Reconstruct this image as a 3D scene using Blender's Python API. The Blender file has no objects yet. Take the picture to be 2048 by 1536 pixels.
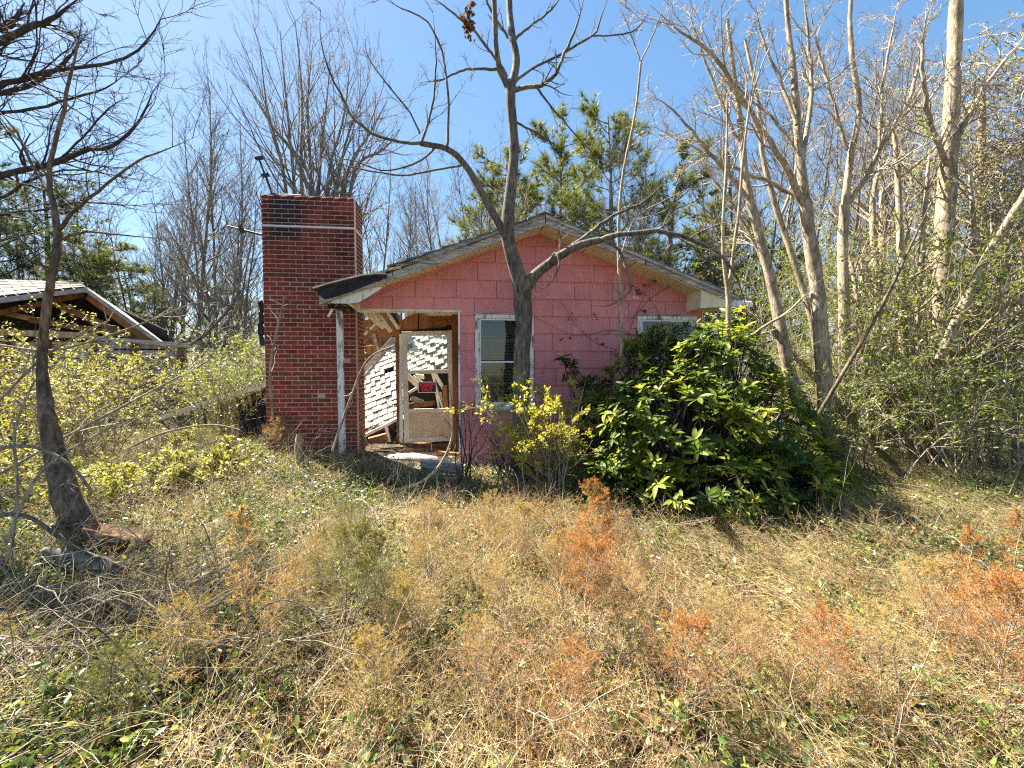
import bpy, math
import numpy as np
from mathutils import Vector

# ------------------------------------------------------------------ camera, sky, sun, exposure
SC = bpy.context.scene
COL = SC.collection
F_PX, CX, CY, CAM_Z = 800.0, 1024.0, 768.0, 1.55
PITCH = math.radians(2.36)
cam_d = bpy.data.cameras.new("camera")
cam_d.sensor_width = 36.0
cam_d.lens = 36.0 * F_PX / 2048.0
cam_d.clip_start, cam_d.clip_end = 0.05, 1000.0
cam = bpy.data.objects.new("camera", cam_d)
COL.objects.link(cam)
cam.location = (0, 0, CAM_Z)
cam.rotation_euler = (math.pi / 2 - PITCH, 0, 0)
SC.camera = cam

SUN_AZ, SUN_EL = math.radians(-57), math.radians(53)     # high behind the house
world = bpy.data.worlds.new("World")
SC.world = world
world.use_nodes = True
wn = world.node_tree.nodes
wl = world.node_tree.links
wn.clear()
sky = wn.new("ShaderNodeTexSky")
sky.sky_type = 'NISHITA'
sky.sun_disc = False
sky.sun_elevation = SUN_EL
sky.sun_rotation = SUN_AZ
sky.air_density = 1.0
sky.dust_density = 0.3
sky.ozone_density = 2.5
bg = wn.new("ShaderNodeBackground")
bg.inputs[1].default_value = 0.076
wo = wn.new("ShaderNodeOutputWorld")
gm = wn.new("ShaderNodeGamma")
gm.inputs[1].default_value = 0.62
hs_ = wn.new("ShaderNodeHueSaturation")
hs_.inputs['Saturation'].default_value = 1.45
wl.new(sky.outputs[0], gm.inputs[0])
wl.new(gm.outputs[0], hs_.inputs['Color'])
wl.new(hs_.outputs[0], bg.inputs[0])
wl.new(bg.outputs[0], wo.inputs[0])

sun_d = bpy.data.lights.new("sun", 'SUN')
sun_d.energy = 5.0
sun_d.angle = math.radians(0.5)
sun_d.color = (1.0, 0.93, 0.80)
sun = bpy.data.objects.new("sun", sun_d)
COL.objects.link(sun)
SUN_DIR = Vector((math.sin(SUN_AZ) * math.cos(SUN_EL), math.cos(SUN_AZ) * math.cos(SUN_EL), math.sin(SUN_EL)))
sun.rotation_euler = SUN_DIR.to_track_quat('Z', 'Y').to_euler()
sun.location = (-20, 20, 25)

SC.view_settings.view_transform = 'Standard'
SC.view_settings.look = 'None'
SC.view_settings.gamma = 1.0
SC.view_settings.use_curve_mapping = False
SC.view_settings.exposure = 2.42
SC.cycles.max_bounces = 8
SC.cycles.transparent_max_bounces = 12
SC.cycles.use_denoising = False
SC.cycles.filter_width = 1.2

# ------------------------------------------------------------------ picking helpers
O = np.array([0, 0, CAM_Z])
cp, sp = math.cos(PITCH), math.sin(PITCH)


def ray(px, py):
    x, y = (px - CX) / F_PX, (CY - py) / F_PX
    return np.array([x, cp + sp * y, -sp + cp * y])


def at(px, py, Y):
    d = ray(px, py)
    return O + d * (Y / d[1])


def gnd(px, py, z=0.0):
    d = ray(px, py)
    return O + d * ((z - CAM_Z) / d[2])


def proj(p):
    d = np.asarray(p, float) - O
    f = d[..., 1] * cp - d[..., 2] * sp
    v = d[..., 1] * sp + d[..., 2] * cp
    return CX + F_PX * d[..., 0] / f, CY - F_PX * v / f


HA = math.radians(5.8)                                     # the gable front is turned a little away on its right
HO = np.array([0.0, 6.1, 0.0])
HU = np.array([math.cos(HA), math.sin(HA), 0])
HW = np.array([-math.sin(HA), math.cos(HA), 0])


def hp(px, py, w=0.0):
    d = ray(px, py)
    t = (w - np.dot(O - HO, HW)) / np.dot(d, HW)
    p = O + d * t - HO
    return float(np.dot(p, HU)), float(p[2])


def h2w(u, w, z):
    return HO + HU * u + HW * w + np.array([0, 0, z])


def hl(px, py, w):                                         # house-local 3D point
    u, z = hp(px, py, w)
    return np.array([u, w, z])


def sstep(a, b, x):
    t = np.clip((x - a) / (b - a), 0, 1)
    return t * t * (3 - 2 * t)


def G(x, y):
    x = np.asarray(x, float)
    y = np.asarray(y, float)
    z = 0.2 * sstep(-0.9, -2.4, x) * sstep(3.6, 5.6, y) * (1 - 0.3 * sstep(9, 14, y))
    z = z + 0.03 * np.sin(x * 1.3 + 0.6) * np.cos(y * 1.1) + 0.018 * np.sin(x * 3.7 + y * 2.9) + 0.012 * np.cos(x * 7.1 - y * 6.3)
    return z


# ------------------------------------------------------------------ object helpers
def tag(o, label=None, cat=None, group=None, kind=None):
    if label: o["label"] = label
    if cat: o["category"] = cat
    if group: o["group"] = group
    if kind: o["kind"] = kind
    return o


def empty(name, loc=(0, 0, 0), rz=0.0):
    o = bpy.data.objects.new(name, None)
    o.empty_display_size = 0.2
    COL.objects.link(o)
    o.location = [float(v) for v in loc]
    o.rotation_euler = (0, 0, rz)
    return o


def link(name, me, parent=None):
    o = bpy.data.objects.new(name, me)
    COL.objects.link(o)
    if parent is not None: o.parent = parent
    return o


def np_mesh(name, V, faces, mat=None, smooth=False, tint=None):
    """V (n,3); faces: list of (m,k) index arrays"""
    V = np.ascontiguousarray(V, dtype=np.float32)
    me = bpy.data.meshes.new(name)
    faces = [np.asarray(f, dtype=np.int32) for f in faces if len(f)]
    nl = sum(f.size for f in faces)
    npoly = sum(len(f) for f in faces)
    me.vertices.add(len(V))
    me.vertices.foreach_set("co", V.ravel())
    me.loops.add(nl)
    me.loops.foreach_set("vertex_index", np.concatenate([f.ravel() for f in faces]))
    me.polygons.add(npoly)
    tot = np.concatenate([np.full(len(f), f.shape[1], np.int32) for f in faces])
    st = np.concatenate([[0], np.cumsum(tot)[:-1]]).astype(np.int32)
    me.polygons.foreach_set("loop_start", st)
    me.polygons.foreach_set("loop_total", tot)
    if smooth:
        me.polygons.foreach_set("use_smooth", np.ones(npoly, bool))
    if tint is not None:
        a = me.attributes.new("tint", 'FLOAT', 'POINT')
        a.data.foreach_set("value", np.ascontiguousarray(tint, dtype=np.float32))
    me.update(calc_edges=True)
    if mat is not None: me.materials.append(mat)
    return me


class MB:
    """collects simple solids into one mesh"""
    def __init__(s):
        s.v, s.f = [], []

    def add(s, V, F):
        o = len(s.v)
        s.v += [tuple(float(c) for c in p) for p in V]
        s.f += [tuple(i + o for i in f) for f in F]
        return s

    def box(s, a, b):
        (x0, y0, z0), (x1, y1, z1) = a, b
        V = [(x0, y0, z0), (x1, y0, z0), (x1, y1, z0), (x0, y1, z0), (x0, y0, z1), (x1, y0, z1), (x1, y1, z1), (x0, y1, z1)]
        return s.add(V, [(0, 3, 2, 1), (4, 5, 6, 7), (0, 1, 5, 4), (1, 2, 6, 5), (2, 3, 7, 6), (3, 0, 4, 7)])

    def bar(s, p0, p1, wdt, thk, side=(0, 1, 0), taper=1.0):
        """board from p0 to p1: wdt measured across, thk along 'side'"""
        p0, p1 = np.array(p0, float), np.array(p1, float)
        t = (p1 - p0) / np.linalg.norm(p1 - p0)
        sd = np.array(side, float)
        sd = sd - t * np.dot(sd, t)
        sd /= np.linalg.norm(sd)
        c = np.cross(t, sd)
        V = []
        for p, k in ((p0, 1.0), (p1, taper)):
            for a, b in ((-1, -1), (1, -1), (1, 1), (-1, 1)):
                V.append(p + c * a * wdt * k / 2 + sd * b * thk / 2)
        return s.add(V, [(0, 3, 2, 1), (4, 5, 6, 7), (0, 1, 5, 4), (1, 2, 6, 5), (2, 3, 7, 6), (3, 0, 4, 7)])

    def prism(s, poly, w0, w1):
        """poly in (u,z), front face at w0 (towards the camera), back at w1; w0 may be a function of (u,z)"""
        n = len(poly)
        f0 = w0 if callable(w0) else (lambda u, z: w0)
        f1 = w1 if callable(w1) else (lambda u, z: w1)
        V = [(u, f0(u, z), z) for u, z in poly] + [(u, f1(u, z), z) for u, z in poly]
        F = [tuple(range(n)), tuple(range(2 * n - 1, n - 1, -1))]
        F += [(i + n, (i + 1) % n + n, (i + 1) % n, i) for i in range(n)]
        return s.add(V, F)

    def slab(s, quad, thk):
        """quad of 4+ 3D points given thickness along its normal (downwards/backwards)"""
        q = [np.array(p, float) for p in quad]
        nrm = np.cross(q[1] - q[0], q[2] - q[0])
        nrm /= np.linalg.norm(nrm)
        n = len(q)
        V = q + [p - nrm * thk for p in q]
        F = [tuple(range(n)), tuple(range(2 * n - 1, n - 1, -1))] + [(i + n, (i + 1) % n + n, (i + 1) % n, i) for i in range(n)]
        return s.add(V, F)

    def tube(s, pts, rad, k=6):
        V, F = tube_arrays(np.array(pts, float)[None], np.array(rad, float)[None], k, cap=True)
        return s.add(V, [tuple(int(i) for i in f) for g in F for f in g])

    def mesh(s, name, mat, bevel=0.0, smooth=False):
        me = bpy.data.meshes.new(name)
        me.from_pydata(s.v, [], s.f)
        if smooth:
            for p in me.polygons: p.use_smooth = True
        me.update()
        me.materials.append(mat)
        if bevel > 0:
            import bmesh
            bm = bmesh.new()
            bm.from_mesh(me)
            bmesh.ops.recalc_face_normals(bm, faces=bm.faces)
            bmesh.ops.bevel(bm, geom=list(bm.edges), offset=bevel, segments=1, affect='EDGES', clamp_overlap=True)
            bm.to_mesh(me)
            bm.free()
        return me

    def build(s, name, mat, parent=None, bevel=0.0, smooth=False):
        return link(name, s.mesh(name, mat, bevel, smooth), parent)


def tube_arrays(P, R, k=5, cap=False):
    """P (B,N,3), R (B,N) -> verts, [faces]"""
    B, N, _ = P.shape
    T = np.gradient(P, axis=1)
    T /= np.linalg.norm(T, axis=2, keepdims=True) + 1e-9
    m = P[:, -1] - P[:, 0]
    ref = np.zeros((B, 3))
    ref[np.arange(B), np.argmin(np.abs(m), axis=1)] = 1.0
    ref = np.repeat(ref[:, None], N, 1)
    A = np.cross(T, ref)
    A /= np.linalg.norm(A, axis=2, keepdims=True) + 1e-9
    Bn = np.cross(T, A)
    th = np.arange(k) * 2 * math.pi / k
    ring = A[:, :, None] * np.cos(th)[None, None, :, None] + Bn[:, :, None] * np.sin(th)[None, None, :, None]
    V = P[:, :, None] + ring * R[:, :, None, None]
    idx = np.arange(B * N * k).reshape(B, N, k)
    a = idx[:, :-1]
    b = idx[:, 1:]
    F = np.stack([a, np.roll(a, -1, 2), np.roll(b, -1, 2), b], -1).reshape(-1, 4)
    out = [F]
    if cap:
        out.append(idx[:, 0, ::-1].reshape(-1, k))
        out.append(idx[:, -1].reshape(-1, k))
    return V.reshape(-1, 3), out


def tubes_mesh(name, polys, mat, k=4, rng=None):
    """polys: list of (P (B,N,3), R (B,N)) groups; thicker groups first"""
    Vs, Fs, Ts, o = [], [], [], 0
    for i, g in enumerate(polys):
        P, R = g[0], g[1]
        kk = g[2] if len(g) > 2 else k
        if len(P) == 0: continue
        V, F = tube_arrays(P, R, kk)
        Vs.append(V)
        Fs += [f + o for f in F]
        t = np.full(len(V), min(1.0, i / 3.0))
        Ts.append(t)
        o += len(V)
    return np_mesh(name, np.concatenate(Vs), Fs, mat, smooth=True, tint=np.concatenate(Ts))


def norm(v):
    return v / (np.linalg.norm(v, axis=-1, keepdims=True) + 1e-9)


def spawn(rng, P, R, n, t0, t1, ang, lr, L, rr, rmin):
    """children starts on polylines P"""
    B, N, _ = P.shape
    if np.isscalar(n):
        idx = np.repeat(np.arange(B), n)
    else:
        idx = np.repeat(np.arange(B), n)
    if len(idx) == 0: return None
    t = rng.uniform(t0, t1, len(idx))
    s = np.clip(t * (N - 1), 0, N - 1.001)
    i = s.astype(int)
    f = (s - i)[:, None]
    base = P[idx, i] * (1 - f) + P[idx, i + 1] * f
    tang = norm(P[idx, i + 1] - P[idx, i])
    v = rng.normal(0, 1, (len(idx), 3))
    v = norm(v - tang * np.sum(v * tang, 1, keepdims=True))
    a = rng.normal(ang[0], ang[1], len(idx))[:, None]
    d = tang * np.cos(a) + v * np.sin(a)
    Lc = L[idx] * rng.uniform(lr[0], lr[1], len(idx)) * (1.15 - 0.6 * t)
    rb = R[idx, i] * (1 - f[:, 0]) + R[idx, i + 1] * f[:, 0]
    rc = np.maximum(rb * rr, rmin)
    return base, d, Lc, rc


def extend(rng, base, d, L, r, seg, wob, up, tip):
    B = len(L)
    P = np.zeros((B, seg + 1, 3))
    P[:, 0] = base
    d = norm(d)
    upv = np.array([0, 0, 1.0]) * up
    for s in range(seg):
        d = norm(d + rng.normal(0, wob, (B, 3)) + upv)
        P[:, s + 1] = P[:, s] + d * (L / seg)[:, None]
    R = r[:, None] * np.linspace(1, tip, seg + 1)[None]
    return P, R


def polyl(P):
    return np.sum(np.linalg.norm(np.diff(P, axis=1), axis=2), axis=1)


def smooth_path(pts, rads, n=14):
    """Catmull-Rom through picked points"""
    p = np.array(pts, float)
    r = np.array(rads, float)
    m = len(p)
    t = np.linspace(0, m - 1, n)
    out, ro = [], []
    for x in t:
        i = min(int(x), m - 2)
        f = x - i
        p0, p1, p2, p3 = p[max(i - 1, 0)], p[i], p[i + 1], p[min(i + 2, m - 1)]
        out.append(0.5 * ((2 * p1) + (-p0 + p2) * f + (2 * p0 - 5 * p1 + 4 * p2 - p3) * f * f + (-p0 + 3 * p1 - 3 * p2 + p3) * f ** 3))
        ro.append(r[i] * (1 - f) + r[i + 1] * f)
    return np.array(out), np.array(ro)


def limb(spec, n=14):
    """spec: list of (px,py,Y,diameter_px) -> path"""
    pts = [at(s[0], s[1], s[2]) for s in spec]
    rad = [s[3] * s[2] / F_PX / 2 for s in spec]
    return smooth_path(pts, rad, n)


TW = [dict(n=5, t=(.25, 1), ang=(.75, .2), lr=(.35, .6), rr=.55, rmin=.004, seg=6, wob=.13, up=.05, tip=.35),
      dict(n=4, t=(.2, 1), ang=(.7, .2), lr=(.4, .65), rr=.55, rmin=.003, seg=5, wob=.15, up=.04, tip=.4),
      dict(n=4, t=(.2, 1), ang=(.65, .2), lr=(.35, .6), rr=.6, rmin=.002, seg=4, wob=.15, up=.03, tip=.5)]


def grow(rng, P, R, levels, L=None):
    """returns list of (P,R) groups for each level of children"""
    out = []
    L = polyl(P) if L is None else L
    for lv in levels:
        r = spawn(rng, P, R, lv['n'], lv['t'][0], lv['t'][1], lv['ang'], lv['lr'], L, lv['rr'], lv['rmin'])
        if r is None: break
        b, d, L, rc = r
        P, R = extend(rng, b, d, L, rc, lv['seg'], lv['wob'], lv['up'], lv['tip'])
        out.append((P, R, lv.get('k', 3)))
    return out


def orient(rng, n, up=1.0, dirs=None):
    """random leaf frames: rows = (along, across, normal)"""
    nr = norm(rng.normal(0, 1, (n, 3)) + np.array([0, 0, up]))
    a = rng.normal(0, 1, (n, 3)) if dirs is None else dirs + rng.normal(0, .35, (n, 3))
    a = norm(a - nr * np.sum(a * nr, 1, keepdims=True))
    c = np.cross(nr, a)
    return np.stack([a, c, nr], 1)


def scatter(name, TV, TF, pos, M, sc, mat, tint, parent=None, smooth=False):
    """merge copies of a template: TV (k,3) in (along, across, normal)"""
    n = len(pos)
    k = len(TV)
    TV = np.asarray(TV, float)
    sc = np.asarray(sc, float)
    if sc.ndim == 1: sc = sc[:, None]
    loc = TV[None] * sc[:, None, :] if sc.shape[1] == 3 else TV[None] * sc[:, :, None]
    V = np.einsum('nki,nij->nkj', loc, M) + pos[:, None]
    F = []
    off = (np.arange(n) * k)[:, None, None]
    for grp in TF:
        g = np.array(grp, int)
        F.append((g[None] + off).reshape(-1, g.shape[1]))
    me = np_mesh(name, V.reshape(-1, 3), F, mat, smooth=smooth, tint=np.repeat(tint, k))
    return link(name, me, parent)


def pts_on(rng, P, n, t0=0.1):
    B, N, _ = P.shape
    b = rng.integers(0, B, n)
    s = rng.uniform(t0, 1, n) * (N - 1)
    s = np.clip(s, 0, N - 1.001)
    i = s.astype(int)
    f = (s - i)[:, None]
    return P[b, i] * (1 - f) + P[b, i + 1] * f, norm(P[b, i + 1] - P[b, i])


# leaf templates (along, across, normal)
L_DIAMOND = ([(0, 0, 0), (.45, .24, .05), (1, 0, -.04), (.45, -.24, .05)], [[(0, 1, 2), (0, 2, 3)]])
L_OVAL = ([(0, 0, 0), (.3, .26, .06), (.72, .22, .04), (1, 0, -.08), (.72, -.22, .04), (.3, -.26, .06), (.5, 0, -.02)],
          [[(0, 6, 1), (1, 6, 2), (2, 6, 3), (3, 6, 4), (4, 6, 5), (5, 6, 0)]])
L_NEEDLE = ([(0, .07, 0), (0, -.07, 0), (1, 0, 0)], [[(0, 1, 2)]])
L_DRY = ([(0, 0, 0), (.25, .3, .14), (.6, .34, -.03), (1, .05, .16), (.65, -.3, .12), (.3, -.34, -.02), (.5, 0, 0)],
         [[(0, 6, 1), (1, 6, 2), (2, 6, 3), (3, 6, 4), (4, 6, 5), (5, 6, 0)]])


# ------------------------------------------------------------------ materials
def new_mat(name):
    m = bpy.data.materials.new(name)
    m.use_nodes = True
    nt = m.node_tree
    b = nt.nodes.get("Principled BSDF")
    return m, nt, b, nt.nodes.get("Material Output")


def ramp(nt, stops):
    r = nt.nodes.new("ShaderNodeValToRGB")
    e = r.color_ramp.elements
    while len(e) < len(stops): e.new(0.5)
    for i, (p, c) in enumerate(stops):
        e[i].position = p
        e[i].color = (c[0], c[1], c[2], 1)
    return r


def noise_mat(name, c0, c1, scale=8.0, rough=.85, stretch=(1, 1, 1), bump=.3, bscale=None, detail=6, c2=None, spec=.3, lo=.35, hi=.65, objrand=0.0, metallic=0.0, bdist=.01, src='Object'):
    m, nt, b, out = new_mat(name)
    N, Lk = nt.nodes, nt.links
    tc = N.new("ShaderNodeTexCoord")
    mp = N.new("ShaderNodeMapping")
    mp.inputs['Scale'].default_value = stretch
    if src == 'World':
        geo = N.new("ShaderNodeNewGeometry")
        Lk.new(geo.outputs['Position'], mp.inputs[0])
    else:
        Lk.new(tc.outputs[src], mp.inputs[0])
    vec = mp.outputs[0]
    if objrand:
        oi = N.new("ShaderNodeObjectInfo")
        ad = N.new("ShaderNodeVectorMath")
        ad.operation = 'MULTIPLY_ADD'
        ad.inputs[1].default_value = (37, 53, 71)
        Lk.new(oi.outputs['Random'], ad.inputs[0])
        Lk.new(vec, ad.inputs[2])
        vec = ad.outputs[0]
    n1 = N.new("ShaderNodeTexNoise")
    n1.inputs['Scale'].default_value = scale
    n1.inputs['Detail'].default_value = detail
    n1.inputs['Roughness'].default_value = .65
    Lk.new(vec, n1.inputs[0])
    st = [(lo, c0), (hi, c1)] if c2 is None else [(lo, c0), ((lo + hi) / 2, c1), (hi, c2)]
    r = ramp(nt, st)
    Lk.new(n1.outputs[0], r.inputs[0])
    colr = r.outputs[0]
    if objrand:
        hsv = N.new("ShaderNodeHueSaturation")
        mr = N.new("ShaderNodeMapRange")
        mr.inputs['To Min'].default_value = 1 - objrand
        mr.inputs['To Max'].default_value = 1 + objrand
        Lk.new(oi.outputs['Random'], mr.inputs[0])
        Lk.new(mr.outputs[0], hsv.inputs['Value'])
        Lk.new(colr, hsv.inputs['Color'])
        colr = hsv.outputs[0]
    Lk.new(colr, b.inputs['Base Color'])
    b.inputs['Roughness'].default_value = rough
    b.inputs['Specular IOR Level'].default_value = spec
    b.inputs['Metallic'].default_value = metallic
    if bump:
        n2 = N.new("ShaderNodeTexNoise")
        n2.inputs['Scale'].default_value = bscale or scale * 3
        n2.inputs['Detail'].default_value = 5
        Lk.new(vec, n2.inputs[0])
        bp = N.new("ShaderNodeBump")
        bp.inputs['Strength'].default_value = bump
        bp.inputs['Distance'].default_value = bdist
        Lk.new(n2.outputs[0], bp.inputs['Height'])
        Lk.new(bp.outputs[0], b.inputs['Normal'])
    return m


def leaf_mat(name, stops, rough=.45, trans=.35, spec=.4, tboost=1.3):
    """colour by per-leaf 'tint' plus per-object random; part of the light passes through"""
    m, nt, b, out = new_mat(name)
    N, Lk = nt.nodes, nt.links
    a = N.new("ShaderNodeAttribute")
    a.attribute_name = "tint"
    oi = N.new("ShaderNodeObjectInfo")
    ad = N.new("ShaderNodeMath")
    ad.operation = 'ADD'
    Lk.new(a.outputs['Fac'], ad.inputs[0])
    mu = N.new("ShaderNodeMath")
    mu.operation = 'MULTIPLY_ADD'
    mu.inputs[1].default_value = .16
    mu.inputs[2].default_value = -.08
    Lk.new(oi.outputs['Random'], mu.inputs[0])
    Lk.new(mu.outputs[0], ad.inputs[1])
    ad.use_clamp = True
    r = ramp(nt, stops)
    Lk.new(ad.outputs[0], r.inputs[0])
    Lk.new(r.outputs[0], b.inputs['Base Color'])
    b.inputs['Roughness'].default_value = rough
    b.inputs['Specular IOR Level'].default_value = spec
    tr = N.new("ShaderNodeBsdfTranslucent")
    mx = N.new("ShaderNodeMix")
    mx.data_type = 'RGBA'
    mx.blend_type = 'MULTIPLY'
    mx.inputs[0].default_value = 1
    Lk.new(r.outputs[0], mx.inputs[6])
    mx.inputs[7].default_value = (tboost * 1.1, tboost, tboost * .55, 1)
    Lk.new(mx.outputs[2], tr.inputs[0])
    ms = N.new("ShaderNodeMixShader")
    ms.inputs[0].default_value = trans
    Lk.new(b.outputs[0], ms.inputs[1])
    Lk.new(tr.outputs[0], ms.inputs[2])
    Lk.new(ms.outputs[0], out.inputs[0])
    return m


def glass_mat(name, tintc, refl=.12):
    m, nt, b, out = new_mat(name)
    N, Lk = nt.nodes, nt.links
    t = N.new("ShaderNodeBsdfTransparent")
    t.inputs[0].default_value = (*tintc, 1)
    g = N.new("ShaderNodeBsdfGlossy")
    g.inputs['Roughness'].default_value = .03
    ms = N.new("ShaderNodeMixShader")
    ms.inputs[0].default_value = refl
    Lk.new(t.outputs[0], ms.inputs[1])
    Lk.new(g.outputs[0], ms.inputs[2])
    Lk.new(ms.outputs[0], out.inputs[0])
    return m


def bark_mat(name, dark, light, twig):
    """bark by height noise, twigs lighter by the 'tint' attribute"""
    m, nt, b, out = new_mat(name)
    N, Lk = nt.nodes, nt.links
    tc = N.new("ShaderNodeTexCoord")
    mp = N.new("ShaderNodeMapping")
    mp.inputs['Scale'].default_value = (1, 1, .22)
    Lk.new(tc.outputs['Object'], mp.inputs[0])
    n1 = N.new("ShaderNodeTexNoise")
    n1.inputs['Scale'].default_value = 34
    n1.inputs['Detail'].default_value = 6
    n1.inputs['Roughness'].default_value = .7
    Lk.new(mp.outputs[0], n1.inputs[0])
    r = ramp(nt, [(.36, dark), (.62, light)])
    Lk.new(n1.outputs[0], r.inputs[0])
    n3 = N.new("ShaderNodeTexNoise")
    n3.inputs['Scale'].default_value = 3
    Lk.new(tc.outputs['Object'], n3.inputs[0])
    r3 = ramp(nt, [(.4, (.7, .7, .68)), (.65, (1.15, 1.12, 1.05))])
    Lk.new(n3.outputs[0], r3.inputs[0])
    mm = N.new("ShaderNodeMix")
    mm.data_type = 'RGBA'
    mm.blend_type = 'MULTIPLY'
    mm.inputs[0].default_value = 1
    Lk.new(r.outputs[0], mm.inputs[6])
    Lk.new(r3.outputs[0], mm.inputs[7])
    a = N.new("ShaderNodeAttribute")
    a.attribute_name = "tint"
    mx = N.new("ShaderNodeMix")
    mx.data_type = 'RGBA'
    Lk.new(a.outputs['Fac'], mx.inputs[0])
    Lk.new(mm.outputs[2], mx.inputs[6])
    mx.inputs[7].default_value = (*twig, 1)
    Lk.new(mx.outputs[2], b.inputs['Base Color'])
    b.inputs['Roughness'].default_value = .85
    b.inputs['Specular IOR Level'].default_value = .25
    bp = N.new("ShaderNodeBump")
    bp.inputs['Strength'].default_value = .9
    bp.inputs['Distance'].default_value = .02
    Lk.new(n1.outputs[0], bp.inputs['Height'])
    Lk.new(bp.outputs[0], b.inputs['Normal'])
    return m


M = {}
M['soil'] = noise_mat('soil', (.018, .012, .007), (.06, .04, .022), 9, .95, bump=.6, c2=(.12, .085, .045), lo=.3, hi=.72, bdist=.03)
M['pink'] = None
M['white_paint'] = noise_mat('peeling_white_paint', (.20, .18, .15), (.72, .71, .67), 9, .7, (1.6, 1, .5), .4, lo=.38, hi=.5, objrand=.06)
M['trim'] = noise_mat('trim_paint', (.5, .45, .33), (.74, .69, .56), 6, .7, (1, 1, .4), .2, lo=.3, hi=.6)
M['soffit'] = noise_mat('soffit_paint', (.60, .52, .34), (.78, .70, .50), 3.5, .75, bump=.15, lo=.3, hi=.65)
M['weathered'] = noise_mat('weathered_board', (.10, .09, .08), (.36, .33, .29), 6, .9, (1, 1, 6), .6, c2=(.62, .6, .55), lo=.3, hi=.72, objrand=.15)
M['grey_wood'] = noise_mat('grey_wood', (.16, .15, .14), (.42, .40, .37), 7, .9, (1, 1, 3), .6, objrand=.2)
M['brown_wood'] = noise_mat('brown_wood', (.09, .045, .02), (.26, .13, .055), 5, .85, (3, 3, .6), .4, objrand=.2)
M['orange_panel'] = noise_mat('orange_panel', (.17, .065, .02), (.33, .13, .04), 3, .7, (4, 4, .5), .2, objrand=.12)
M['tan_wood'] = noise_mat('tan_wood', (.30, .2, .1), (.55, .42, .25), 5, .85, (3, 3, .6), .4, objrand=.2)
M['pale_board'] = noise_mat('pale_board', (.45, .40, .30), (.78, .74, .64), 6, .8, (1, 1, 1), .3, objrand=.1)
M['tar'] = noise_mat('tar_felt', (.006, .006, .007), (.03, .03, .03), 14, .6, bump=1.0, bdist=.03, c2=(.12, .12, .12), lo=.4, hi=.85)
M['roofing'] = noise_mat('roof_shingle', (.06, .055, .05), (.16, .15, .13), 18, .95, bump=.5, c2=(.28, .26, .22), lo=.3, hi=.72, objrand=.25)
M['old_roofing'] = noise_mat('pale_roof_shingle', (.24, .21, .17), (.42, .37, .3), 14, .95, bump=.4, objrand=.12)
M['white_shingle'] = noise_mat('white_shingle', (.40, .38, .31), (.62, .60, .51), 10, .9, bump=.3, objrand=.10)
M['dark_felt'] = noise_mat('dark_backing', (.02, .018, .016), (.07, .06, .05), 10, .95)
M['alu'] = noise_mat('door_aluminium', (.52, .46, .36), (.62, .56, .45), 4, .5, bump=.05, spec=.4)
M['kick'] = noise_mat('kick_panel', (.44, .33, .2), (.52, .41, .27), 3, .5, bump=.05)
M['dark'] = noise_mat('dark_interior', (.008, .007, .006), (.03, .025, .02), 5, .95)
M['blind'] = noise_mat('blind_slat', (.36, .38, .36), (.44, .46, .44), 3, .6, bump=0)
M['pane'] = glass_mat('dusty_pane', (.8, .83, .8), .05)
M['door_pane'] = glass_mat('clear_pane', (.93, .95, .93), .05)
M['mortar'] = noise_mat('mortar', (.36, .27, .22), (.52, .41, .34), 30, .95, bump=.4)
M['concrete'] = noise_mat('concrete', (.2, .18, .15), (.42, .39, .34), 6, .9, bump=.4, c2=(.52, .49, .43), lo=.3, hi=.7)
M['metal_white'] = noise_mat('white_metal', (.6, .6, .58), (.78, .78, .76), 5, .45, (1, 1, .3), .1, lo=.3, hi=.5)
M['strap'] = noise_mat('strap_metal', (.55, .56, .56), (.7, .71, .7), 8, .35, bump=.05, spec=.5)
M['black_metal'] = noise_mat('black_metal', (.015, .013, .012), (.05, .045, .04), 20, .6, bump=.2)
M['sign_black'] = noise_mat('sign_black', (.012, .01, .012), (.02, .018, .02), 3, .5, bump=0)
M['sign_white'] = noise_mat('sign_white', (.7, .68, .68), (.78, .76, .76), 3, .5, bump=0)
M['sign_red'] = noise_mat('sign_red', (.75, .03, .06), (.85, .045, .08), 3, .5, bump=0)
M['rot_wood'] = noise_mat('rotten_wood', (.02, .008, .004), (.11, .06, .028), 7, .9, (1, 6, 6), .9, c2=(.30, .21, .12), lo=.3, hi=.68, bdist=.03)
M['pale_log'] = noise_mat('pale_log', (.05, .042, .034), (.30, .27, .23), 9, .9, (.5, 3, 3), .9, lo=.38, hi=.66)

M['bark_grey'] = bark_mat('bark_grey', (.05, .042, .036), (.23, .205, .175), (.21, .185, .155))
M['bark_tan'] = bark_mat('bark_tan', (.17, .125, .08), (.52, .43, .31), (.46, .40, .32))
M['bark_far'] = bark_mat('bark_far', (.08, .07, .06), (.28, .25, .215), (.30, .275, .245))
M['bark_dark'] = bark_mat('bark_dark', (.025, .02, .022), (.10, .085, .085), (.07, .06, .065))
M['cane'] = bark_mat('cane_bark', (.18, .14, .10), (.48, .42, .34), (.45, .39, .31))
M['bark_brown'] = bark_mat('bark_brown', (.055, .038, .026), (.25, .185, .13), (.2, .165, .13))
M['straw'] = leaf_mat('dry_straw', [(0, (.20, .15, .07)), (.4, (.42, .33, .17)), (.75, (.62, .52, .30)), (1, (.74, .66, .44))], .6, .35, .3)
M['litter'] = leaf_mat('dead_leaf', [(0, (.06, .03, .014)), (.4, (.20, .11, .05)), (.75, (.36, .24, .13)), (1, (.52, .40, .27))], .7, .2, .25)
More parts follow.
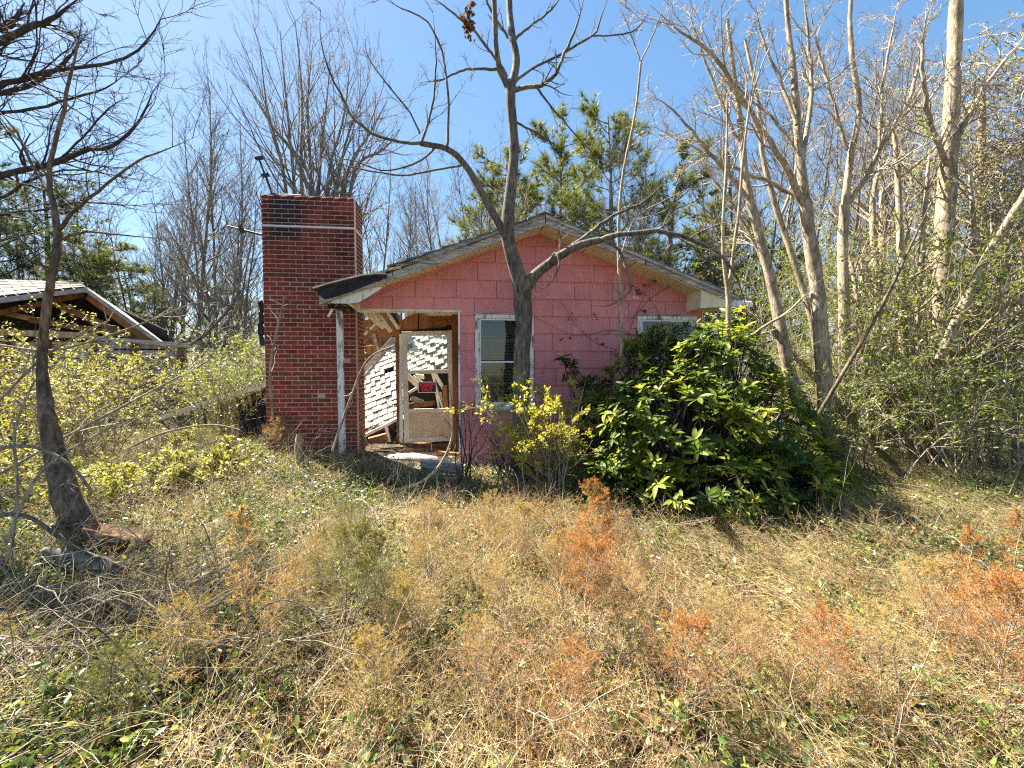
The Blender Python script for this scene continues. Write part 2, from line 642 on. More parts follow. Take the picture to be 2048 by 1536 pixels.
M['vinca'] = leaf_mat('ground_leaf', [(0, (.022, .045, .014)), (.45, (.06, .11, .026)), (.8, (.15, .20, .045)), (1, (.30, .31, .07))], .3, .35, .5)
M['grass'] = leaf_mat('green_grass', [(0, (.03, .06, .012)), (.5, (.08, .13, .02)), (1, (.2, .24, .05))], .45, .4, .35)
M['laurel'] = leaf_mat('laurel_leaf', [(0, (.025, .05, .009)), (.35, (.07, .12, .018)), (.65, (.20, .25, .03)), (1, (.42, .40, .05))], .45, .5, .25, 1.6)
M['privet'] = leaf_mat('privet_leaf', [(0, (.04, .075, .014)), (.5, (.13, .19, .028)), (1, (.34, .36, .06))], .35, .4, .4)
M['honey'] = leaf_mat('honeysuckle_leaf', [(0, (.07, .085, .02)), (.4, (.20, .22, .05)), (.75, (.38, .36, .10)), (1, (.60, .54, .26))], .4, .4, .4)
M['forsythia'] = leaf_mat('yellow_leaf', [(0, (.16, .18, .025)), (.5, (.38, .37, .045)), (1, (.62, .56, .09))], .45, .45, .3)
M['cedar_brown'] = leaf_mat('cedar_brown', [(0, (.18, .10, .04)), (.5, (.40, .26, .11)), (1, (.60, .46, .24))], .7, .35, .2)
M['cedar_orange'] = leaf_mat('cedar_orange', [(0, (.19, .075, .022)), (.5, (.42, .195, .06)), (1, (.60, .37, .14))], .7, .35, .2)
M['cedar_tan'] = leaf_mat('cedar_tan', [(0, (.20, .14, .05)), (.5, (.42, .31, .11)), (1, (.60, .49, .22))], .7, .35, .2)
M['cedar_green'] = leaf_mat('cedar_green', [(0, (.06, .075, .02)), (.5, (.15, .165, .04)), (1, (.32, .30, .10))], .7, .35, .2)
M['pine'] = leaf_mat('pine_needle', [(0, (.03, .05, .014)), (.5, (.07, .105, .025)), (1, (.15, .18, .04))], .5, .25, .3)
M['pine_far'] = leaf_mat('pine_needle_far', [(0, (.05, .08, .02)), (.5, (.13, .16, .035)), (1, (.26, .26, .07))], .5, .3, .3)


def pink_mat():
    m, nt, b, out = new_mat('pink_shingle_paint')
    N, Lk = nt.nodes, nt.links
    geo = N.new("ShaderNodeNewGeometry")
    mp = N.new("ShaderNodeMapping")
    mp.inputs['Scale'].default_value = (26, 26, .9)
    Lk.new(geo.outputs['Position'], mp.inputs[0])
    n1 = N.new("ShaderNodeTexNoise")
    n1.inputs['Scale'].default_value = 1
    n1.inputs['Detail'].default_value = 4
    Lk.new(mp.outputs[0], n1.inputs[0])
    r1 = ramp(nt, [(.25, (.57, .20, .20)), (.5, (.64, .245, .24)), (.8, (.68, .29, .285))])
    Lk.new(n1.outputs[0], r1.inputs[0])
    n2 = N.new("ShaderNodeTexNoise")
    n2.inputs['Scale'].default_value = 1.3
    n2.inputs['Detail'].default_value = 5
    Lk.new(geo.outputs['Position'], n2.inputs[0])
    r2 = ramp(nt, [(.35, (.86, .86, .9)), (.65, (1.08, 1.06, 1.04))])
    Lk.new(n2.outputs[0], r2.inputs[0])
    mx = N.new("ShaderNodeMix")
    mx.data_type = 'RGBA'
    mx.blend_type = 'MULTIPLY'
    mx.inputs[0].default_value = 1
    Lk.new(r1.outputs[0], mx.inputs[6])
    Lk.new(r2.outputs[0], mx.inputs[7])
    oi = N.new("ShaderNodeObjectInfo")
    mr = N.new("ShaderNodeMapRange")
    mr.inputs['To Min'].default_value = .93
    mr.inputs['To Max'].default_value = 1.07
    Lk.new(oi.outputs['Random'], mr.inputs[0])
    hs = N.new("ShaderNodeHueSaturation")
    Lk.new(mr.outputs[0], hs.inputs['Value'])
    Lk.new(mx.outputs[2], hs.inputs['Color'])
    # splashed dirt in small specks near the base of the wall
    n4 = N.new("ShaderNodeTexNoise")
    n4.inputs['Scale'].default_value = 38
    Lk.new(geo.outputs['Position'], n4.inputs[0])
    r4 = ramp(nt, [(.66, (1, 1, 1)), (.72, (.35, .3, .3))])
    Lk.new(n4.outputs[0], r4.inputs[0])
    sx = N.new("ShaderNodeSeparateXYZ")
    Lk.new(geo.outputs['Position'], sx.inputs[0])
    mz = N.new("ShaderNodeMapRange")
    mz.inputs['From Min'].default_value = .25
    mz.inputs['From Max'].default_value = .95
    mz.inputs['To Min'].default_value = .8
    mz.inputs['To Max'].default_value = 0
    Lk.new(sx.outputs[2], mz.inputs[0])
    m5 = N.new("ShaderNodeMix")
    m5.data_type = 'RGBA'
    m5.blend_type = 'MULTIPLY'
    Lk.new(mz.outputs[0], m5.inputs[0])
    Lk.new(hs.outputs[0], m5.inputs[6])
    Lk.new(r4.outputs[0], m5.inputs[7])
    Lk.new(m5.outputs[2], b.inputs['Base Color'])
    b.inputs['Roughness'].default_value = .75
    b.inputs['Specular IOR Level'].default_value = .25
    wv = N.new("ShaderNodeTexNoise")
    mp2 = N.new("ShaderNodeMapping")
    mp2.inputs['Scale'].default_value = (110, 110, 1.2)
    Lk.new(geo.outputs['Position'], mp2.inputs[0])
    Lk.new(mp2.outputs[0], wv.inputs[0])
    wv.inputs['Scale'].default_value = 1
    bp = N.new("ShaderNodeBump")
    bp.inputs['Strength'].default_value = .35
    bp.inputs['Distance'].default_value = .004
    Lk.new(wv.outputs[0], bp.inputs['Height'])
    Lk.new(bp.outputs[0], b.inputs['Normal'])
    return m


M['pink'] = pink_mat()


def brick_mat(soot_c, soot_r):
    """red brick: per-brick shade, soot where the flue leaked"""
    m, nt, b, out = new_mat('red_brick')
    N, Lk = nt.nodes, nt.links
    a = N.new("ShaderNodeAttribute")
    a.attribute_name = "tint"
    oi = N.new("ShaderNodeObjectInfo")
    ad = N.new("ShaderNodeMath")
    ad.operation = 'ADD'
    Lk.new(a.outputs['Fac'], ad.inputs[0])
    Lk.new(oi.outputs['Random'], ad.inputs[1])
    fr = N.new("ShaderNodeMath")
    fr.operation = 'FRACT'
    Lk.new(ad.outputs[0], fr.inputs[0])
    r = ramp(nt, [(0, (.155, .032, .022)), (.45, (.235, .048, .028)), (.8, (.30, .064, .036)), (1, (.19, .042, .034))])
    Lk.new(fr.outputs[0], r.inputs[0])
    geo = N.new("ShaderNodeNewGeometry")
    n = N.new("ShaderNodeTexNoise")
    n.inputs['Scale'].default_value = 30
    n.inputs['Detail'].default_value = 5
    Lk.new(geo.outputs['Position'], n.inputs[0])
    r2 = ramp(nt, [(.3, (.75, .75, .78)), (.7, (1.2, 1.18, 1.15))])
    Lk.new(n.outputs[0], r2.inputs[0])
    mx = N.new("ShaderNodeMix")
    mx.data_type = 'RGBA'
    mx.blend_type = 'MULTIPLY'
    mx.inputs[0].default_value = 1
    Lk.new(r.outputs[0], mx.inputs[6])
    Lk.new(r2.outputs[0], mx.inputs[7])
    cur = mx.outputs[2]
    # large smoky stains
    n3 = N.new("ShaderNodeTexNoise")
    n3.inputs['Scale'].default_value = 1.6
    n3.inputs['Detail'].default_value = 5
    n3.inputs['Roughness'].default_value = .6
    Lk.new(geo.outputs['Position'], n3.inputs[0])
    r3 = ramp(nt, [(.38, (.85, .82, .92)), (.62, (.40, .42, .56))])
    Lk.new(n3.outputs[0], r3.inputs[0])
    sx = N.new("ShaderNodeSeparateXYZ")
    Lk.new(geo.outputs['Position'], sx.inputs[0])
    mz = N.new("ShaderNodeMapRange")
    mz.inputs['From Min'].default_value = 1.7
    mz.inputs['From Max'].default_value = 2.9
    Lk.new(sx.outputs[2], mz.inputs[0])
    m3 = N.new("ShaderNodeMix")
    m3.data_type = 'RGBA'
    m3.blend_type = 'MULTIPLY'
    Lk.new(mz.outputs[0], m3.inputs[0])
    Lk.new(cur, m3.inputs[6])
    Lk.new(r3.outputs[0], m3.inputs[7])
    cur = m3.outputs[2]
    # soot rectangle
    for (c, rad, col, soft) in ((soot_c, soot_r, (.10, .11, .17), .06),):
        sub = N.new("ShaderNodeVectorMath")
        sub.operation = 'SUBTRACT'
        Lk.new(geo.outputs['Position'], sub.inputs[0])
        sub.inputs[1].default_value = [float(v) for v in c]
        s2 = N.new("ShaderNodeSeparateXYZ")
        Lk.new(sub.outputs[0], s2.inputs[0])
        facs = []
        for ax, rr in ((0, rad[0]), (2, rad[1])):
            ab = N.new("ShaderNodeMath")
            ab.operation = 'ABSOLUTE'
            Lk.new(s2.outputs[ax], ab.inputs[0])
            m2 = N.new("ShaderNodeMapRange")
            m2.inputs['From Min'].default_value = rr - soft
            m2.inputs['From Max'].default_value = rr + soft * .3
            m2.inputs['To Min'].default_value = 1
            m2.inputs['To Max'].default_value = 0
            Lk.new(ab.outputs[0], m2.inputs[0])
            facs.append(m2)
        mul = N.new("ShaderNodeMath")
        mul.operation = 'MULTIPLY'
        Lk.new(facs[0].outputs[0], mul.inputs[0])
        Lk.new(facs[1].outputs[0], mul.inputs[1])
        mu2 = N.new("ShaderNodeMath")
        mu2.operation = 'MULTIPLY'
        mu2.inputs[1].default_value = .9
        Lk.new(mul.outputs[0], mu2.inputs[0])
        ms = N.new("ShaderNodeMix")
        ms.data_type = 'RGBA'
        Lk.new(mu2.outputs[0], ms.inputs[0])
        Lk.new(cur, ms.inputs[6])
        ms.inputs[7].default_value = (.016, .017, .026, 1)
        cur = ms.outputs[2]
    Lk.new(cur, b.inputs['Base Color'])
    b.inputs['Roughness'].default_value = .85
    b.inputs['Specular IOR Level'].default_value = .25
    bp = N.new("ShaderNodeBump")
    bp.inputs['Strength'].default_value = .4
    bp.inputs['Distance'].default_value = .004
    Lk.new(n.outputs[0], bp.inputs['Height'])
    Lk.new(bp.outputs[0], b.inputs['Normal'])
    return m
# ------------------------------------------------------------------ the ground
def make_ground():
    xs = np.concatenate([np.linspace(-300, -14, 14), np.linspace(-13, 13, 131), np.linspace(14, 300, 14)])
    ys = np.concatenate([np.linspace(-60, -2, 8), np.linspace(-1, 15, 121), np.linspace(17, 500, 18)])
    X, Y = np.meshgrid(xs, ys)
    Z = G(X, Y)
    Z = np.where((np.abs(X) > 13.5) | (Y > 16), Z * .3, Z)
    V = np.stack([X, Y, Z], -1).reshape(-1, 3)
    ny, nx = X.shape
    i = np.arange(ny * nx).reshape(ny, nx)
    F = np.stack([i[:-1, :-1], i[:-1, 1:], i[1:, 1:], i[1:, :-1]], -1).reshape(-1, 4)
    o = link('ground', np_mesh('ground', V, [F], M['soil'], smooth=True))
    tag(o, 'bare leaf-strewn ground of the overgrown yard', 'ground', kind='structure')


make_ground()

# ------------------------------------------------------------------ the pink house
house = empty('pink_house', (HO[0], HO[1], 0), HA)
tag(house, 'abandoned pink shingled house with a collapsed left side and a low gable', 'house')
uL, zL = hp(719, 605)
uA, zA = hp(1084, 465)
uR, zR = hp(1403, 594)
ZB = -0.12
uP1, zP = hp(917, 620)                        # right edge and head of the porch opening
W1 = (*hp(951, 818), *hp(1067, 630))          # window rect u0,z0,u1,z1
W1 = (W1[0], W1[1], W1[2], W1[3])
W2 = (hp(1272, 800)[0], hp(1272, 800)[1], hp(1392, 633)[0], hp(1392, 633)[1])


def rect_sub(rects, hole):
    out = []
    hu0, hz0, hu1, hz1 = hole
    for (a, b, c, d) in rects:
        if hu1 <= a or hu0 >= c or hz1 <= b or hz0 >= d:
            out.append((a, b, c, d))
            continue
        if b < hz0: out.append((a, b, c, hz0))
        if d > hz1: out.append((a, hz1, c, d))
        zz0, zz1 = max(b, hz0), min(d, hz1)
        if a < hu0: out.append((a, zz0, hu0, zz1))
        if c > hu1: out.append((hu1, zz0, c, zz1))
    return out


def clip(poly, a, b, c):                      # keep a*u+b*z<=c
    out = []
    for i in range(len(poly)):
        p, q = poly[i], poly[(i + 1) % len(poly)]
        dp, dq = a * p[0] + b * p[1] - c, a * q[0] + b * q[1] - c
        if dp <= 0: out.append(p)
        if dp * dq < 0:
            t = dp / (dp - dq)
            out.append((p[0] + (q[0] - p[0]) * t, p[1] + (q[1] - p[1]) * t))
    return out


sl = (zA - zL) / (uA - uL)
sr = (zR - zA) / (uR - uA)


def rake_clip(poly, d=0.0):
    poly = clip(poly, -sl, 1, zL - sl * uL - d)
    if len(poly) > 2: poly = clip(poly, -sr, 1, zA - sr * uA - d)
    return poly


holes = [(uL - 1, -1, uP1, zP), W1, W2]
# wall behind the shingles
rects = [(uL, ZB, uR, zA)]
for h in holes: rects = rect_sub(rects, h)
mb = MB()
for (a, b, c, d) in rects:
    p = rake_clip([(a, b), (c, b), (c, d), (a, d)])
    if len(p) > 2: mb.prism(p, 0.0, 0.11)
mb.build('gable_wall', M['dark_felt'], house)
MB().prism([(uL, zP), (uP1, zP), (uP1, zP + .02), (uL, zP + .02)], .001, .11)
# side and rear walls of the part that still stands
mb = MB().box((uR - .11, .112, ZB), (uR, 6.5, zR - .02))
mb.box((uP1 + .3, 6.39, ZB), (uR - .112, 6.5, zR - .02))
mb.build('side_wall', M['pink'], house)

rng = np.random.default_rng(5)
ROW, SW = 0.2615, 0.598
k0 = int(math.floor((ZB - 1.555) / ROW))
nsh = 0
for k in range(k0, 12):
    z0 = 1.555 + k * ROW
    z1 = z0 + ROW
    off = (.5 if k % 2 else 0.0) * SW + rng.uniform(-.03, .03)
    u = uL - 1 + off
    while u < uR:
        g = 0.0032
        rs = [(max(u + g, uL + .012), max(z0 - .008, ZB), min(u + SW - g, uR - .002), z1 - .004)]
        u += SW
        if rs[0][2] - rs[0][0] < .02 or rs[0][3] <= rs[0][1]: continue
        for h in holes: rs = rect_sub(rs, h)
        mb = MB()
        jw = rng.uniform(-.0015, .0015)
        tz = rng.uniform(-.002, .002)
        for (a, b, c, d) in rs:
            if c - a < .01 or d - b < .01: continue
            p = rake_clip([(a, b), (c, b + tz), (c, d), (a, d)], .004)
            if len(p) > 2:
                mb.prism(p, lambda uu, zz, z0=z0, jw=jw: -.004 - .021 * (1 - (zz - z0) / ROW) + jw, -.0015)
        if mb.v:
            mb.build('shingle', M['pink'], house)
            nsh += 1

MB().prism([(uL, zL + .0), (uA, zA + .0), (uA, zA + .10), (uL + .1, zL + .15), (uL, zL + .13)], -.004, .10).build('frieze_board', M['pink'], house)
# porch header trim, corner trim, jamb
MB().box((uL - .02, -.03, zP - .035), (uP1 + .05, .16, zP - .003)).build('header_trim', M['trim'], house)
MB().box((uP1 - .006, -.032, ZB + .25), (uP1 + .022, .0, zP - .036)).build('jamb_trim', M['white_paint'], house)
MB().box((uL - .018, -.026, zP - .002), (uL + .01, .1, zL - .012)).build('corner_trim', M['soffit'], house)
MB().box((uR + .001, -.02, ZB), (uR + .02, .1, zR - .03)).build('corner_trim', M['soffit'], house)

# ---- roof -----------------------------------------------------------------
WO = -0.45                                     # front edge of the overhang
uRt, zRt = hp(1090, 427, WO)                   # ridge tip
ueR, zeR = hp(1487, 596, WO)                   # right eave tip (top)
ueL, zeL = hp(646, 577, WO)                    # left eave tip (top)
T_DECK = .03


def roof_slab(u0, z0, u1, z1, w0, w1, dz0, dz1):
    """strip of roof between heights dz0..dz1 measured down from the top line"""
    return MB().prism([(u0, z0 - dz1), (u1, z1 - dz1), (u1, z1 - dz0), (u0, z0 - dz0)], w0, w1)


r_deck = roof_slab(uRt, zRt, ueR, zeR, WO + .03, 6.9, .022, .05).build('roof_deck', M['grey_wood'], house)
l_deck = roof_slab(ueL + .06, zeL + .06 * sl, uRt, zRt, WO + .03, .30, .022, .05).build('roof_deck', M['grey_wood'], house)
# left slope behind the torn part still covers the centre room
roof_slab(uRt - 1.35, zRt - 1.35 * (zRt - zeL) / (uRt - ueL), uRt, zRt, .302, 6.9, .022, .05).build('roof_deck', M['grey_wood'], house)


def roof_tabs(u0, z0, u1, z1, w0, w1, rows, sign):
    """courses of roof shingles over a slope; each course overlaps the one below"""
    r = np.random.default_rng(int(abs(u1) * 100) + 3)
    for i in range(rows):
        t0, t1 = i / rows, min(1.0, (i + 1.12) / rows)
        a = (u0 + (u1 - u0) * t0, z0 + (z1 - z0) * t0)
        b = (u0 + (u1 - u0) * t1, z0 + (z1 - z0) * t1)
        w = w0
        while w < w1:
            wl_ = min(r.uniform(.28, .34), w1 - w)
            h = r.uniform(.0, .004) + .01
            j = r.uniform(-.01, .01)
            MB().prism([(a[0], a[1] - .02), (a[0] + j, a[1] + h + .006), (b[0], b[1] - .012), (b[0], b[1] - .02)] if sign < 0 else
                       [(a[0], a[1] - .02), (b[0], b[1] - .02), (b[0], b[1] - .012), (a[0] + j, a[1] + h + .006)], w + .003, w + wl_ - .003).build('roof_shingle', M['roofing'], house)
            w += wl_


roof_tabs(ueR, zeR, uRt, zRt, WO - .025, 1.2, 12, -1)
roof_slab(uRt, zRt, ueR, zeR, 1.2, 6.9, -.004, .02).build('roof_covering', M['roofing'], house)
um, zm = hp(775, 533, WO)                      # the tiles left of here have slid off
roof_tabs(um, zm, uRt, zRt, WO - .025, .32, 9, 1)
MB().prism([(uRt - .13, zRt - .03), (uRt, zRt + .022), (uRt + .13, zRt - .03), (uRt, zRt - .0)], WO - .03, 6.9).build('ridge_cap', M['roofing'], house)

# rake boards (the weathered fascia)
def rake(pa, pb, name, mat, h, w, thick=.025, parts=6, seed=1):
    r = np.random.default_rng(seed)
    a, b = hp(*pa, w), hp(*pb, w)
    n = parts + 1
    us = np.linspace(a[0], b[0], n)
    zs = np.linspace(a[1], b[1], n)
    j = r.normal(0, .006, n)
    top = [(u, z + h / 2 + jj) for u, z, jj in zip(us, zs, j)]
    bot = [(u, z - h / 2 + jj * .6) for u, z, jj in zip(us, zs, r.normal(0, .006, n))]
    mb = MB()
    for i in range(parts):
        q = [bot[i], bot[i + 1], top[i + 1], top[i]]
        if q[1][0] < q[0][0]: q = [q[1], q[0], q[3], q[2]]
        mb.prism(q, w, w + thick)
    return mb.build(name, mat, house)


rake((1090, 443), (786, 551), 'rake_board', M['weathered'], .105, WO, seed=1)
rake((784, 552), (638, 601), 'rake_board', M['weathered'], .10, WO - .02, seed=2)
rake((1092, 443), (1290, 523), 'rake_board', M['weathered'], .10, WO, seed=3)
rake((1292, 523), (1486, 606), 'rake_board', M['weathered'], .10, WO, seed=4)
rake((1090, 432), (800, 532), 'rake_trim', M['grey_wood'], .045, WO - .022, .02, seed=5)
rake((1092, 432), (1480, 596), 'rake_trim', M['grey_wood'], .045, WO - .022, .02, seed=6)

# torn tar felt over the left eave
tp = [(626, 577), (655, 568), (690, 559), (722, 551), (750, 548), (772, 548)]
bt = [(648, 598), (672, 592), (700, 583), (728, 571), (752, 562), (774, 553)]
mb = MB()
for i in range(5):
    for (wa, wb, lift) in ((WO - .05, WO + .25, 0), ):
        q = [hl(*bt[i], WO - .05), hl(*bt[i + 1], WO - .05), hl(*tp[i + 1], WO - .04), hl(*tp[i], WO - .04)]
        mb.slab(q, .03)
        q2 = [hl(*tp[i], WO - .041), hl(*tp[i + 1], WO - .041), hl(*tp[i + 1], WO - .041) + np.array([0, .8, -.02]), hl(*tp[i], WO - .041) + np.array([0, .8, -.02])]
        mb.slab(q2, .02)
mb.build('torn_roof_felt', M['tar'], house)
mb = MB()
for i in range(5):
    a, b = hl(tp[i][0], tp[i][1] - 1, WO - .062), hl(tp[i + 1][0], tp[i + 1][1] - 1, WO - .062)
    mb.bar(a, b, .016, .03)
mb.build('felt_edge', M['pale_board'], house)
rr = np.random.default_rng(8)
for i in range(10):
    x = rr.uniform(740, 900)
    y = 560 - (x - 740) * .36 - rr.uniform(4, 10)
    p = hl(x, y, WO + rr.uniform(-.03, .1))
    MB().bar(p, p + np.array([rr.uniform(.08, .2), rr.uniform(-.03, .06), rr.uniform(.02, .07)]), .05, .012, (0, .3, 1)).build('loose_shingle', M['roofing'] if i % 3 else M['pale_board'], house)

# soffits
def soffit(pa, pb, za, zb, wa, wb, n):
    a, b = np.array(pa), np.array(pb)
    for i in range(n):
        p, q = a + (b - a) * (i / n), a + (b - a) * ((i + 1) / n - .004)
        quad = [(p[0], wa, p[1]), (p[0], wb, p[1]), (q[0], wb, q[1]), (q[0], wa, q[1])]
        MB().slab([np.array(v) for v in quad], .012).build('soffit_panel', M['soffit'], house)


du = .002
soffit((uRt, zRt - .135), (ueR - .30, zRt - .135 + (ueR - .30 - uRt) * (zeR - zRt) / (ueR - uRt)), 0, 0, WO + .027, -.002, 4)
soffit((uRt - 3.0, zRt - .135 - 3.0 * (zRt - zeL) / (uRt - ueL)), (uRt - du, zRt - .135), 0, 0, WO + .027, -.002, 4)
# boxed eave return at the right corner
q = [hl(1400, 616, -.03), hl(1472, 614, -.03), hl(1484, 604, -.03), hl(1406, 574, -.03)]
mb = MB().prism([hp(1401, 616, WO + .03), hp(1478, 613, WO + .03), hp(1488, 604, WO + .03), hp(1403, 571, WO + .03)], WO + .03, .1)
mb.build('eave_return', M['soffit'], house)
mb = MB().tube([hl(1470, 607, WO - .03), hl(1500, 609, WO + .2), hl(1492, 607, 2.0)], [.05, .05, .05], 8)
mb.build('gutter', M['metal_white'], house)
# boxed eave return at the left corner with peeling paint and a rotten hole
MB().prism([hp(640, 606, WO + .03), hp(700, 607, WO + .03), hp(719, 604, WO + .03), hp(772, 571, WO + .03), hp(700, 586, WO + .03)], WO + .03, WO + .05).build('eave_return', M['white_paint'], house)
MB().slab([hl(694, 607, WO + .06), hl(718, 606, -.02), hl(720, 626, -.02), hl(712, 620, WO + .15)], .02).build('soffit_panel', M['soffit'], house)
mb = MB()
for i in range(7):
    p = hl(660 + i * 7, 609 + rr.uniform(-2, 7), -.25 + rr.uniform(-.1, .1))
    mb.bar(p, p + np.array([rr.uniform(-.05, .08), rr.uniform(-.1, .1), -rr.uniform(.02, .07)]), .05, .02)
re_ = mb.build('rotten_eave', M['tar'], house)
re_['kind'] = 'stuff'
MB().bar(hl(665, 618, -.3), hl(656, 634, -.3), .03, .006).build('paint_curl', M['white_paint'], house)

# ---- windows ---------------------------------------------------------------
def window(W, full=True):
    u0, z0, u1, z1 = W
    wdw = empty('window', (0, 0, 0))
    wdw.parent = house
    f, c = .062, -.034
    casing = [((u0, c, z1 - f), (u1, .06, z1)), ((u0, c, z0), (u1, .06, z0 + f)), ((u0, c, z0 + f), (u0 + f, .06, z1 - f)), ((u1 - f, c, z0 + f), (u1, .06, z1 - f))]
    for a, b in casing:
        MB().box(a, b).build('casing', M['white_paint'], wdw, bevel=.004)
    MB().box((u0 - .02, -.05, z1 + .001), (u1 + .02, .0, z1 + .018)).build('drip_cap', M['weathered'], wdw)
    MB().box((u0 - .012, -.06, z0 - .03), (u1 + .012, .0, z0 - .001)).build('sill', M['weathered'], wdw)
    a, b, p, q = u0 + f, u1 - f, z0 + f, z1 - f
    s = .026
    zm_ = (p + q) / 2
    mb = MB()
    for x0, y0, x1, y1 in ((a, p, a + s, q), (b - s, p, b, q), (a + s, q - s, b - s, q), (a + s, p, b - s, p + s + .015), (a + s, zm_ - .012, b - s, zm_ + .012)):
        mb.box((x0 + .001, -.012, y0), (x1 - .001, .012, y1))
    mb.build('storm_sash', M['metal_white'], wdw)
    mb = MB()
    for zz in ((zm_ + q) / 2 - .01, (zm_ + p) / 2 - .01):
        mb.box((a + s, .02, zz), (b - s, .035, zz + .014))
    mb.build('muntin', M['grey_wood'], wdw)
    for z_0, z_1 in ((p + s, zm_ - .012), (zm_ + .012, q - s)):
        MB().box((a + s, -.002, z_0 + .0155), (b - s, .001, z_1)).build('pane', M['pane'], wdw)
    mb = MB()
    z = p + .03
    while z < q - .02:
        mb.bar((a + .01, .075, z), (b - .01, .075, z), .023, .0015, (0, .55, 1) if z < zm_ else (0, .35, 1))
        z += .0235
    bl = mb.build('blind', M['blind'], wdw)
    bl['kind'] = 'stuff'
    MB().box((a - .02, .11, p - .02), (b + .02, .125, q + .02)).build('backing', M['dark'], wdw)  # near-black sheet in place of the dark room behind the blind
    return wdw


window(W1)
window(W2)

# ---- porch -----------------------------------------------------------------
PB = 1.0                                       # back wall of the porch
def pprism(pts, w, thk, name, mat, parent=house):
    return MB().prism([hp(*p, w) for p in pts], w, w + thk).build(name, mat, parent)


pprism([(838, 664), (905, 658), (908, 622), (838, 617)], PB, .03, 'wall_panel', M['orange_panel'])
pprism([(756, 674), (792, 671), (835.5, 664), (835.5, 617), (805, 640), (770, 648), (752, 640)], PB + .01, .03, 'wall_panel', M['orange_panel'])
pprism([(906, 905), (916, 905), (918, 606), (903, 606)], PB - .25, .04, 'door_casing', M['orange_panel'])
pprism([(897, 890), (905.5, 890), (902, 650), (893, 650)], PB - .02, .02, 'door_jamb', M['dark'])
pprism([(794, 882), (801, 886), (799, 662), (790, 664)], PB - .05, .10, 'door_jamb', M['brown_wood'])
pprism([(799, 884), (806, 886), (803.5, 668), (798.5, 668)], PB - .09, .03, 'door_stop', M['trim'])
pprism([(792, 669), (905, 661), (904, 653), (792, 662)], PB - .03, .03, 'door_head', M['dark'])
pprism([(834, 664), (840, 664), (840, 617), (834, 617)], PB + .045, .01, 'gap_shade_strip', M['dark'])  # dark strip added behind the panels so the gap reads as shade
# right inner side wall of the porch and remains of the ceiling
MB().slab([np.array(p) for p in ((uP1 + .01, .12, ZB), (uP1 + .01, .12, zP + .05), (uP1 + .01, PB, zP + .05), (uP1 + .01, PB, ZB))], .02).build('side_panel', M['orange_panel'], house)
MB().slab([np.array(p) for p in ((uP1 - .62, .17, zP + .03), (uP1 - .55, PB - .01, zP + .03), (uP1, PB - .01, zP + .03), (uP1, .17, zP + .03))], .015).build('ceiling_panel', M['soffit'], house)
MB().slab([hl(770, 624, .5), hl(800, 648, .75), hl(788, 618, .9), hl(766, 612, .7)], .02).build('torn_roof_felt', M['tar'], house)
for (a, b, w, wd) in (((733, 626), (768, 656), .32, .075), ((751, 622), (782, 664), .42, .062), ((772, 620), (797, 658), .5, .05), ((742, 620), (760, 650), .6, .06)):
    MB().bar(hl(*a, w), hl(*b, w + .1), wd, .015).build('ceiling_strip', M['soffit'], house)
pprism([(812, 634), (842, 621), (812, 619)], .55, .012, 'ceiling_scrap', M['soffit'])
# sill and floor boards under the door
for i, (p, w, mt) in enumerate((([(806, 893), (914, 899), (914, 890), (806, 886)], .9, 'brown_wood'), ([(800, 903), (916, 912), (916, 902), (812, 896)], .72, 'brown_wood'), ([(868, 918), (921, 918), (921, 908), (868, 904)], .40, 'orange_panel'))):
    pprism(p, w, .12, 'sill_board', M[mt])
# downspout at the porch corner
dsp = MB()
a, b = hl(679, 622, .03), hl(685, 908, .03)
dsp.bar(a, b, .088, .06)
dsp.build('downspout', M['white_paint'], house, bevel=.008)

# ---- the storm door, hanging crooked --------------------------------------
door = empty('storm_door', (0, 0, 0))
door.parent = house
D = PB - .10
def dq(pts, name, mat, w=D, thk=.035, bev=.003):
    return MB().prism([hp(*p, w) for p in pts], w, w + thk).build(name, mat, door, bevel=bev)


dq([(808, 886), (819, 886), (813, 663), (803, 663)], 'stile', M['alu'])
dq([(902, 882), (913, 882), (904.5, 660), (893.5, 661)], 'stile', M['alu'])
dq([(813.2, 672), (893.5, 670.5), (893.2, 661.2), (812.9, 663)], 'rail', M['alu'])
dq([(815.2, 748), (897, 746.5), (896.6, 739), (815, 740.5)], 'rail', M['alu'])
dq([(817.2, 826), (899.9, 824), (899.6, 816.5), (817, 818)], 'rail', M['alu'])
dq([(819, 886), (902, 882), (901.7, 873), (818.8, 876.5)], 'rail', M['alu'])
dq([(817.5, 876.4), (901.5, 873), (899.9, 824.2), (817.2, 826.2)], 'kick_panel', M['kick'], D + .012, .012, 0)
dq([(813.3, 740.4), (896.6, 738.9), (893.6, 670.7), (813, 672.2)], 'pane', M['door_pane'], D + .015, .004, 0)
MB().box((hp(811, 775, D)[0] - .01, D - .045, hp(811, 775, D)[1] - .05), (hp(811, 775, D)[0] + .015, D - .002, hp(811, 775, D)[1] + .05)).build('handle', M['alu'], door, bevel=.005)

